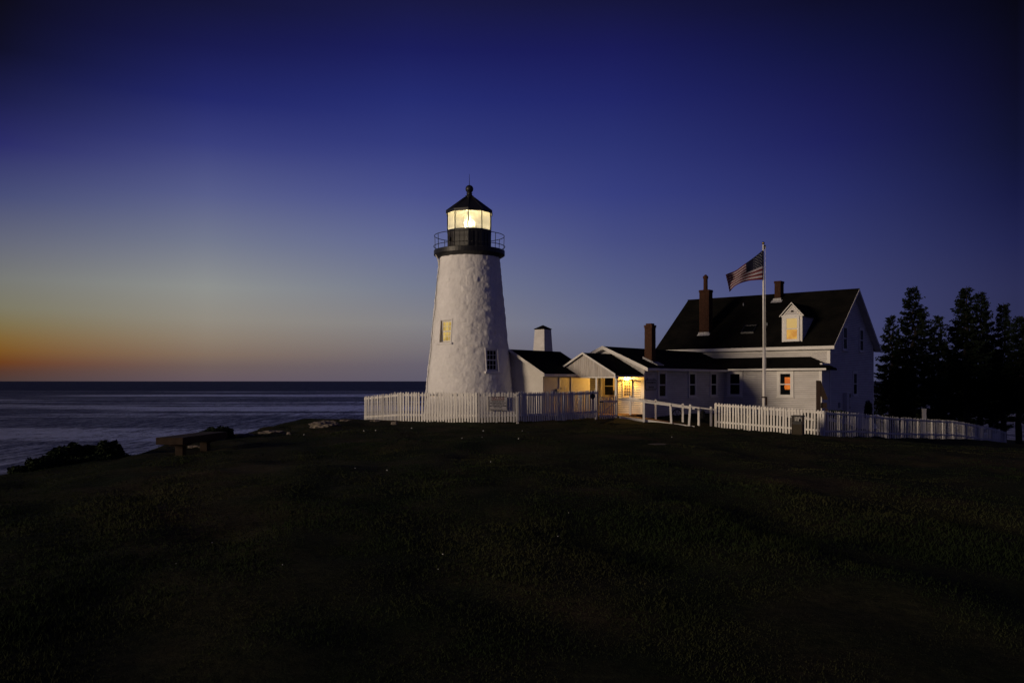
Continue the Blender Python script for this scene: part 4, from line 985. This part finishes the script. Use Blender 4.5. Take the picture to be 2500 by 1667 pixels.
# flag: cloth grid between a top edge and a bottom edge
TOP = [(0, 1863, 610.5), (.36, 1828, 638), (.70, 1795, 661), (1, 1770, 672)]
BOT = [(0, 1861.5, 683), (.36, 1830, 684.5), (.62, 1806, 692.5), (.82, 1791, 699), (1, 1780, 715)]
def curve(tab, u):
    for (u0, x0, y0), (u1, x1, y1) in zip(tab[:-1], tab[1:]):
        if u <= u1 + 1e-9:
            t_ = (u - u0) / (u1 - u0); return x0 + (x1 - x0) * t_, y0 + (y1 - y0) * t_
    return tab[-1][1:]
def scurve(tab, u):
    s = [curve(tab, min(1, max(0, u + k * .03))) for k in (-2, -1, 0, 1, 2)]
    if u < .03: return curve(tab, u)
    return sum(p[0] for p in s) / 5, sum(p[1] for p in s) / 5
NU, NV = 60, 26
flag_o = empty('flag', at(1863, 610.5, 38.52)); tag(flag_o, 'striped flag with starred blue canton blowing left from the pole', 'flag')
org = flag_o.location.copy()
def fpos(u, v):
    tx, ty = scurve(TOP, u); bx, by = scurve(BOT, u)
    x = tx + (bx - tx) * v; y = ty + (by - ty) * v
    d = 38.52 + .16 * u * math.sin(u * 11 - v * 2.4) + .10 * u * math.sin(v * 7 + u * 5) + .35 * u
    y += 2.2 * u * math.sin(u * 12 - v * 2) * (1 - abs(v - .5))
    return at(x, y, d) - org
fv = [fpos(i / NU, j / NV) for j in range(NV + 1) for i in range(NU + 1)]
ff = []; fm = []
for j in range(NV):
    for i in range(NU):
        ff.append((j * (NU + 1) + i, j * (NU + 1) + i + 1, (j + 1) * (NU + 1) + i + 1, (j + 1) * (NU + 1) + i))
        stripe = j // 2
        fm.append(2 if (i < NU * .42 and j < 14) else (0 if stripe % 2 == 0 else 1))
b_ = MB(); b_.v = [tuple(p) for p in fv]; b_.f = ff; b_.m = fm
cloth = b_.obj('cloth', [M['flag_red'], M['flag_white'], M['flag_blue']], flag_o, smooth=True)
so = cloth.modifiers.new('thick', 'SOLIDIFY'); so.thickness = .004
st = MB()
for r_ in range(9):
    for c in range(4 if r_ % 2 == 0 else 3):
        u = (.035 + (c * 2 + (r_ % 2)) * .033) ; v = (r_ + 1) / 10 * 7 / 13
        p = fpos(u, v); p = Vector((p.x, p.y - .012, p.z)); e1 = (fpos(u + .02, v) - fpos(u, v)).normalized(); e2 = (fpos(u, v) - fpos(u, v + .03)).normalized()
        ring_ = [p + (e1 * math.cos(math.pi/2 + k * math.pi/5) + e2 * math.sin(math.pi/2 + k * math.pi/5)) * (.021 if k % 2 == 0 else .009) for k in range(10)]
        st.add([p] + ring_, [(0, 1 + k, 1 + (k + 1) % 10) for k in range(10)])
st.obj('stars', mat('star_white', (.32, .32, .35), .8), flag_o)

# ================================================================== kiosk, bin
kp = at(2004, 1003, 36.9); ks = empty('display_stand', (kp.x, kp.y, -.65), R(-20)); tag(ks, 'dark brown wooden display stand with sloped roof behind the fence corner', 'display stand')
zt = at(2004, 929, 36.9).z + .65
px_ = 36.9 / F
MB().box(-11 * px_, 0, 0, .10, -.3, zt).obj('post', M['brown'], ks, bevel=.006)
z2 = at(2004, 973, 36.9).z + .65
MB().extr([(.001, .02, zt), (.001 + 16 * px_, .02, z2), (.001 + 15 * px_, .02, z2 - .04), (.001 + 6 * px_, .02, z2 - .05), (.001, .02, z2 + .1)], (0, .9, 0)).obj('roof', M['brown'], ks)
MB().box(.003, 14 * px_, .10, .15, z2 - .42, z2 - .18).obj('panel', M['brown'], ks)
MB().box(9 * px_, 16 * px_, .0, .08, -.3, z2 - .44).obj('post', M['brown'], ks)
MB().box(-11 * px_, 0, .82, .92, -.3, zt - .02).obj('post', M['brown'], ks)
MB().box(-8 * px_, -4 * px_, .11, .81, .75, zt - .1).obj('board', M['brown'], ks)

bc = at(1952, 1062.5, 33.8); bn = empty('litter_bin', (bc.x, bc.y + .18, bc.z), R(-30)); tag(bn, 'square litter bin with dark hood and pebbled side panel against the fence', 'litter bin')
w_ = .21; HB = .80
MB().box(-w_, w_, -w_, w_, -.1, .045).obj('base', M['brown'], bn)
for (sx_, sy_) in ((-1, -1), (1, -1), (1, 1), (-1, 1)):
    MB().box(sx_ * w_ - (.03 if sx_ > 0 else 0), sx_ * w_ + (.03 if sx_ < 0 else 0), sy_ * w_ - (.03 if sy_ > 0 else 0), sy_ * w_ + (.03 if sy_ < 0 else 0), .045, HB - .06).obj('corner_post', M['brown'], bn)
for k in range(4):
    MB().box(-w_ + .032, w_ - .032, -w_ + .012, -w_ + .03, .05, .44).obj('side_panel', M['concrete'], bn, (0, 0, 0), (0, 0, k * math.pi / 2))
    MB().box(-w_ + .031, w_ - .031, -w_ + .004, -w_ + .03, .442, HB - .24).obj('hood_panel', M['ink'], bn, (0, 0, 0), (0, 0, k * math.pi / 2))
    MB().box(-.09, -.055, -w_ + .002, -w_ + .028, HB - .239, HB - .061).box(.055, .09, -w_ + .002, -w_ + .028, HB - .239, HB - .061).obj('slat', M['ink'], bn, (0, 0, 0), (0, 0, k * math.pi / 2))
MB().box(-w_ - .02, w_ + .02, -w_ - .02, w_ + .02, HB - .06, HB).obj('lid', M['ink'], bn, bevel=.008)

# ================================================================== bench
be = empty('bench', (0, 0, 0)); tag(be, 'thick slab bench on two stubby legs at the edge of the cliff', 'bench')
s0 = at(380, 1068, 20.4); s1 = at(447, 1068, 20.4)
bd = Vector((.10, 1, 0)).normalized()
zt = s0.z; thb = 17.5 / F * 20.4
MB().extr([(s0.x, s0.y, zt - thb), (s1.x, s1.y, zt - thb), (s1.x + bd.x * 2.45, s1.y + 2.45, zt - thb), (s0.x + bd.x * 2.45, s0.y + 2.45, zt - thb)], (0, 0, thb)).obj('seat', M['granite'], be, bevel=.012)
for q in (.45, 1.75):
    cx = (s0.x + s1.x) / 2 + bd.x * q + .06; cy = s0.y + q
    zg = gz1(cx, cy)
    MB().box(cx - .25, cx + .22, cy - .14, cy + .14, zt - thb - .05, zt - thb - .001).obj('cleat', M['granite'], be)
    MB().box(cx - .10, cx + .09, cy - .12, cy + .12, zg - .25, zt - thb - .051).obj('leg', M['granite'], be, bevel=.01)

# ================================================================== fog bell tower behind
bx, by_ = at(1325.5, 860, 58).x, 58.0
bt = empty('bell_tower', (bx, by_, -3), R(-38.8)); tag(bt, 'small tapered white boarded tower rising behind the low black roof', 'tower')
zt = at(1325, 804, 58).z + 3; zl = at(1325, 855, 58).z + 3
k_ = 58 / F
def sqr(h_, z, s=1): return [(-h_, -h_, z), (h_, -h_, z), (h_, h_, z), (-h_, h_, z)]
# half widths so that the silhouette is 39 px wide at the top and 46 at the roof line
ht_ = 39 * k_ / (2 * (math.cos(R(38.8)) + math.sin(R(38.8)))) ; hl_ = 46.5 * k_ / (2 * (math.cos(R(38.8)) + math.sin(R(38.8))))
slp = (hl_ - ht_) / (zt - zl); hb = ht_ + slp * zt
core = MB().add(sqr(hb, 0) + sqr(ht_, zt), [(0,1,5,4),(1,2,6,5),(2,3,7,6),(3,0,4,7),(4,5,6,7)]).obj('wall', M['siding'], bt)
z = 0.2; 
while z < zt - .05:
    za, zc = z, min(z + .12, zt); ha, hc = hb - slp * za + .018, hb - slp * zc + .004
    MB().add([(-ha, -ha, za), (ha, -ha, za), (ha, ha, za), (-ha, ha, za), (-hc, -hc, zc), (hc, -hc, zc), (hc, hc, zc), (-hc, hc, zc)], [(0,1,5,4),(1,2,6,5),(2,3,7,6),(3,0,4,7),(0,3,2,1)]).obj('clapboard', M['siding'], core)
    z += .12
e = ht_ + .05
MB().add(sqr(e, zt - .02) + sqr(e, zt + .03) + [(0, 0, zt + .30)], [(0,3,2,1),(0,1,5,4),(1,2,6,5),(2,3,7,6),(3,0,4,7),(4,5,8),(5,6,8),(6,7,8),(7,4,8)]).obj('roof', M['roof'], bt)

# ================================================================== vegetation
def spruce(px, ytop, d, rad, seed, lab, bare=.12, dens=1.0):
    rs = random.Random(seed); tp = at(px, ytop, d); zb_ = gz1(tp.x, d) - .1; H = tp.z - zb_
    root = empty('spruce_tree', (tp.x, d, zb_)); tag(root, lab, 'tree', 'spruces beyond the fence')
    tk = MB(); segs = 10; pp = [Vector((rs.uniform(-.03, .03) * i, rs.uniform(-.03, .03) * i * .5, H * i / segs)) for i in range(segs + 1)]; pp[-1] = Vector((0, 0, H))
    r0 = .16 + H * .008
    for i in range(segs): tk.tube(pp[i], pp[i + 1], r0 * (1 - i / segs) + .015, r0 * (1 - (i + 1) / segs) + .015, n=8, caps=False)
    tk.obj('trunk', M['bark'], root, smooth=True)
    br = MB(); vs_ = []; fs = []
    nbr = int(H * 21 * dens)
    sect = [[rs.uniform(.62, 1.18) for _ in range(8)] for _ in range(7)]
    for k in range(nbr):
        q = bare + (.985 - bare) * (k + rs.random()) / nbr; z = H * q
        a = rs.uniform(0, 6.283)
        s_q = sect[min(6, int(q * 7))][int(a / 6.2832 * 7.99)]
        prof = (1 - q) ** .78 * min(1, (q - bare) / .16 + .45)
        ln = rad * 1.38 * prof * s_q * rs.uniform(.62, 1.08) + .08 + .10 * rs.random()
        if rs.random() < .05: ln *= 1.35
        if q < bare + .16 and rs.random() < .45: continue
        dirh = Vector((math.cos(a), math.sin(a), 0)); side = Vector((-math.sin(a), math.cos(a), 0))
        up = .75 * max(0, q - .62) - .12
        nn = max(2, int(ln / .15)); prevp = Vector((0, 0, z))
        for j in range(1, nn + 1):
            f = j / nn
            p = Vector((0, 0, z)) + dirh * ln * f + Vector((0, 0, ln * (up * f - .34 * f + .36 * f * f * f)))
            if j == nn or j % 3 == 0: br.tube(prevp, p, .018 * (1 - f) + .006, n=3, caps=False); prevp = p
            if f < .25 and ln > .8: continue
            wdt = .13 + .20 * ln * .5 * math.sin(math.pi * min(1, f * .8 + .15))
            for s_ in range(8):
                yaw = rs.gauss(0, .75); l_ = wdt * rs.uniform(.55, 1.35)
                dv = (dirh * math.cos(yaw) + side * math.sin(yaw)) * l_ + Vector((0, 0, rs.uniform(-.38, .20) * l_))
                n_ = Vector((-dv.y, dv.x, 0)).normalized() * rs.uniform(.025, .055)
                o_ = p + Vector((rs.gauss(0, .07), rs.gauss(0, .07), rs.gauss(0, .05)))
                b0 = len(vs_); mid = o_ + dv * .5; vz = Vector((0, 0, rs.uniform(.02, .07)))
                vs_ += [o_, mid + n_ + vz, o_ + dv, mid - n_ - vz]; fs.append((b0, b0 + 1, b0 + 2, b0 + 3))
    tag(br.obj('branches', M['bark'], root), kind='stuff')
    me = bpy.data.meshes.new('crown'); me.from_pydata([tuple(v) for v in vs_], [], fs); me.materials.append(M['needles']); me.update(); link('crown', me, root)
T = [(2229, 698, 62, 2.1, 'tall broad spruce standing nearest the house gable', .12),
     (2176, 768, 66, 1.5, 'shorter spruce half hidden beside the house gable', .04),
     (2290, 768, 70, 1.5, 'slim mid height spruce between the two tall ones', .08),
     (2360, 698, 64, 2.0, 'tall ragged spruce with open left branches', .18),
     (2394, 711, 69, 2.1, 'dense tall spruce right behind the ragged one', .15),
     (2449, 739, 66, 1.25, 'narrow spire topped spruce near the picture edge', .2),
     (2488, 770, 62, 1.5, 'thin open spruce cut by the right picture edge', .25),
     (2530, 740, 70, 2.2, 'spruce at the far right edge beside the thin one', .15),
     (2325, 850, 78, 2.2, 'low bushy spruce deep inside the clump', .06),
     (2200, 850, 74, 2.0, 'low bushy spruce behind the tree beside the gable', .04),
     (2420, 850, 80, 2.3, 'low spruce at the back of the right hand trees', .10)]
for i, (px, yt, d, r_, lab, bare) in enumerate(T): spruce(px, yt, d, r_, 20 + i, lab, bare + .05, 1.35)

def bush(parts, seed, lab, name='rose_bush', leaf=.05, cat='bush'):
    rs = random.Random(seed); cx = sum(p[0] for p in parts) / len(parts); cy = sum(p[1] for p in parts) / len(parts); cz = min(gz1(p[0], p[1]) for p in parts)
    root = empty(name, (cx, cy, cz)); tag(root, lab, cat)
    vs_ = []; fs = []; st_ = MB()
    for (x, y, z, rx, rz_, n_) in parts:
        for _ in range(10):
            a = rs.uniform(0, 6.28); e_ = Vector((x + math.cos(a) * rx * .7, y + math.sin(a) * rx * .7, z + rs.uniform(0, .8) * rz_)); st_.tube(Vector((x, y, z - rz_ - .1)) - Vector((cx, cy, cz)), e_ - Vector((cx, cy, cz)), .015, .006, n=4)
        for _ in range(n_):
            a = rs.uniform(0, 6.28); c = rs.uniform(-1, 1); s = math.sqrt(1 - c * c); rr = rs.random() ** .4
            dv = Vector((math.cos(a) * s, math.sin(a) * s, c)); k = 1 + .38 * noise.noise(dv * 2.2 + Vector((seed, x, 0))) + .2 * noise.noise(dv * 6)
            p = Vector((x + dv.x * rx * rr * k, y + dv.y * rx * rr * k, z + dv.z * rz_ * rr * k)) - Vector((cx, cy, cz))
            n1_ = Vector((rs.gauss(0, 1), rs.gauss(0, 1), rs.gauss(0, 1))).normalized(); n2_ = n1_.orthogonal().normalized(); l_ = leaf * rs.uniform(.6, 1.4)
            b0 = len(vs_); vs_ += [p - n1_ * l_, p + n2_ * l_ * .5, p + n1_ * l_, p - n2_ * l_ * .5]; fs.append((b0, b0 + 1, b0 + 2, b0 + 3))
    st_.obj('stems', M['bark'], root)
    me = bpy.data.meshes.new('foliage'); me.from_pydata([tuple(v) for v in vs_], [], fs); me.materials.append(M['leaves']); me.update(); link('foliage', me, root)
def bp_(px, py, d, rpx, rpy, n_): v = at(px, py, d); return (v.x, v.y, v.z, rpx / F * d, rpy / F * d, n_)
bush([bp_(150, 1112, 20.5, 30, 20, 3000), bp_(180, 1106, 20.7, 22, 24, 2600), bp_(222, 1110, 21, 32, 22, 3600), bp_(262, 1104, 21, 36, 26, 4200), bp_(175, 1130, 20.2, 50, 14, 2600), bp_(235, 1126, 20.5, 50, 14, 2600), bp_(300, 1122, 21, 28, 12, 1600)], 3, 'large dark rose bush at the cliff edge left of the bench', leaf=.045)
bush([bp_(90, 1136, 19, 24, 17, 1700), bp_(125, 1130, 19.5, 26, 20, 2100), bp_(45, 1150, 18.5, 22, 12, 1100)], 5, 'low straggling bush nearest the left picture edge', leaf=.04)
bush([bp_(520, 1064, 25.5, 32, 20, 3200), bp_(545, 1062, 26, 26, 20, 2800), bp_(490, 1072, 25, 30, 14, 1800)], 8, 'rounded dark bush just behind the far end of the bench', leaf=.045)
bush([bp_(590, 1068, 27.5, 18, 6, 700), bp_(640, 1060, 29.5, 26, 6, 900), bp_(690, 1048, 31.5, 26, 6, 900)], 9, 'thin line of low scrub along the rim between bench and fence', name='low_scrub', leaf=.04)
bush([bp_(2120, 1000, 47.5, 9, 22, 1800)], 12, 'small pointed dark shrub at the foot of the house gable', name='conifer_shrub', leaf=.05, cat='shrub')
bush([bp_(2040, 1010, 40, 34, 9, 1600), bp_(1990, 1012, 39.5, 30, 8, 1300)], 13, 'dark low planting behind the long shaded fence corner', name='garden_shrub', leaf=.05, cat='shrub')
bush([bp_(1600, 1020, 42, 40, 8, 1500), bp_(1700, 1024, 43, 44, 9, 1800)], 14, 'dark flower bed planting below the narrow side windows', name='bed_plants', leaf=.04, cat='plants')

# white post down by the spruces
wp = at(2256, 1026, 50); wpo = empty('marker_post', (wp.x, wp.y, wp.z)); tag(wpo, 'short white marker post behind the long fence below the spruces', 'post')
MB().box(-.09, .09, -.09, .09, -.8, .66).obj('shaft', M['fence'], wpo); MB().box(-.11, .11, -.11, .11, .661, .70).obj('cap', M['fence'], wpo)

# ================================================================== rocks and specks
def rock(px, py, d, wpx, hpx, seed, lab, depth=.7):
    c = at(px, py, d); w_ = wpx / 2 / F * d; h_ = hpx / F * d
    bm = bmesh.new(); bmesh.ops.create_icosphere(bm, subdivisions=4, radius=1)
    for v in bm.verts:
        p = v.co.copy(); k = 1 + .42 * noise.noise(p * 1.7 + Vector((seed * 3.1, 0, 0))) + .22 * noise.noise(p * 4.5 + Vector((seed, 2, 0))) + .10 * noise.noise(p * 11)
        v.co = Vector((p.x * w_ * k, p.y * w_ * depth * k, p.z * h_ * k))
    me = bpy.data.meshes.new('rock_ledge'); bm.to_mesh(me); bm.free(); me.materials.append(M['rock'])
    o = link('rock_ledge', me, None, (c.x, c.y, gz1(c.x, c.y) + .0)); tag(o, lab, 'rock', 'rock ledges showing through the turf'); return o
rock(790, 1050, 30.2, 80, 13, 1, 'broad pale pink rock ledge in the turf left of the picket fence')
rock(664, 1064, 28.3, 66, 7, 2, 'long flat grey rock ledge along the rim between bench and pale ledge')
rock(705, 1066, 27.8, 12, 7, 3, 'small upright stone at the right end of the long grey ledge')
rock(600, 1077, 26.2, 44, 5, 4, 'thin low rock strip right of the bench')
rock(533, 1078, 25.2, 34, 8, 5, 'pale rock hump seen past the far bench leg', .5)
rock(915, 1035, 33.6, 24, 4, 6, 'small pale stone just below the left fence corner')
rock(963, 1039, 32.6, 16, 7, 7, 'blunt grey stone in front of the fence corner')
rock(478, 1090, 22.8, 40, 5, 8, 'low brown rock seen between the bench legs')
rock(842, 1038, 33, 24, 4, 9, 'flat stone on the dark hump left of the fence')
rock(1610, 1103, 20.5, 46, 1.2, 10, 'flat pale rock patch in the lawn in front of the ramp')
rs = random.Random(21)
specks = [(888, 1051), (917, 1052), (1005, 1046), (1128, 1071), (1198, 1129), (1070, 1394), (867, 1145), (1180, 1053), (1266, 1079), (1388, 1255), (1081, 1357), (1362, 1313), (1177, 1073), (742, 1062), (430, 1379), (518, 1327), (690, 1383), (1640, 1068), (945, 1150), (1275, 1053)]
me0 = None
for i, (px, py) in enumerate(specks):
    d = 1.6 * F / (py - 930)
    for _ in range(4):
        x = (px - 1250) / F * d; d = (EYE - gz1(x, d)) * F / (py - 930)
    x = (px - 1250) / F * d
    if me0 is None:
        bm = bmesh.new(); bmesh.ops.create_icosphere(bm, subdivisions=1, radius=1)
        for v in bm.verts: v.co *= rs.uniform(.7, 1.2); v.co.z *= .6
        me0 = bpy.data.meshes.new('pale_pebble'); bm.to_mesh(me0); bm.free(); me0.materials.append(mat('pale_pebble', (.6, .6, .58), .8))
    o = link('pale_pebble', me0, None, (x, d, gz1(x, d) + .02)); s_ = d / F * rs.uniform(.9, 1.6); o.scale = (s_ * 1.4, s_ * 1.4, s_ * 1.4)
    o.rotation_euler = (rs.random(), rs.random(), rs.random() * 6)
    tag(o, 'tiny pale pebble lying in the dark grass of the lawn', 'pebble', 'tiny pale pebbles scattered over the lawn')
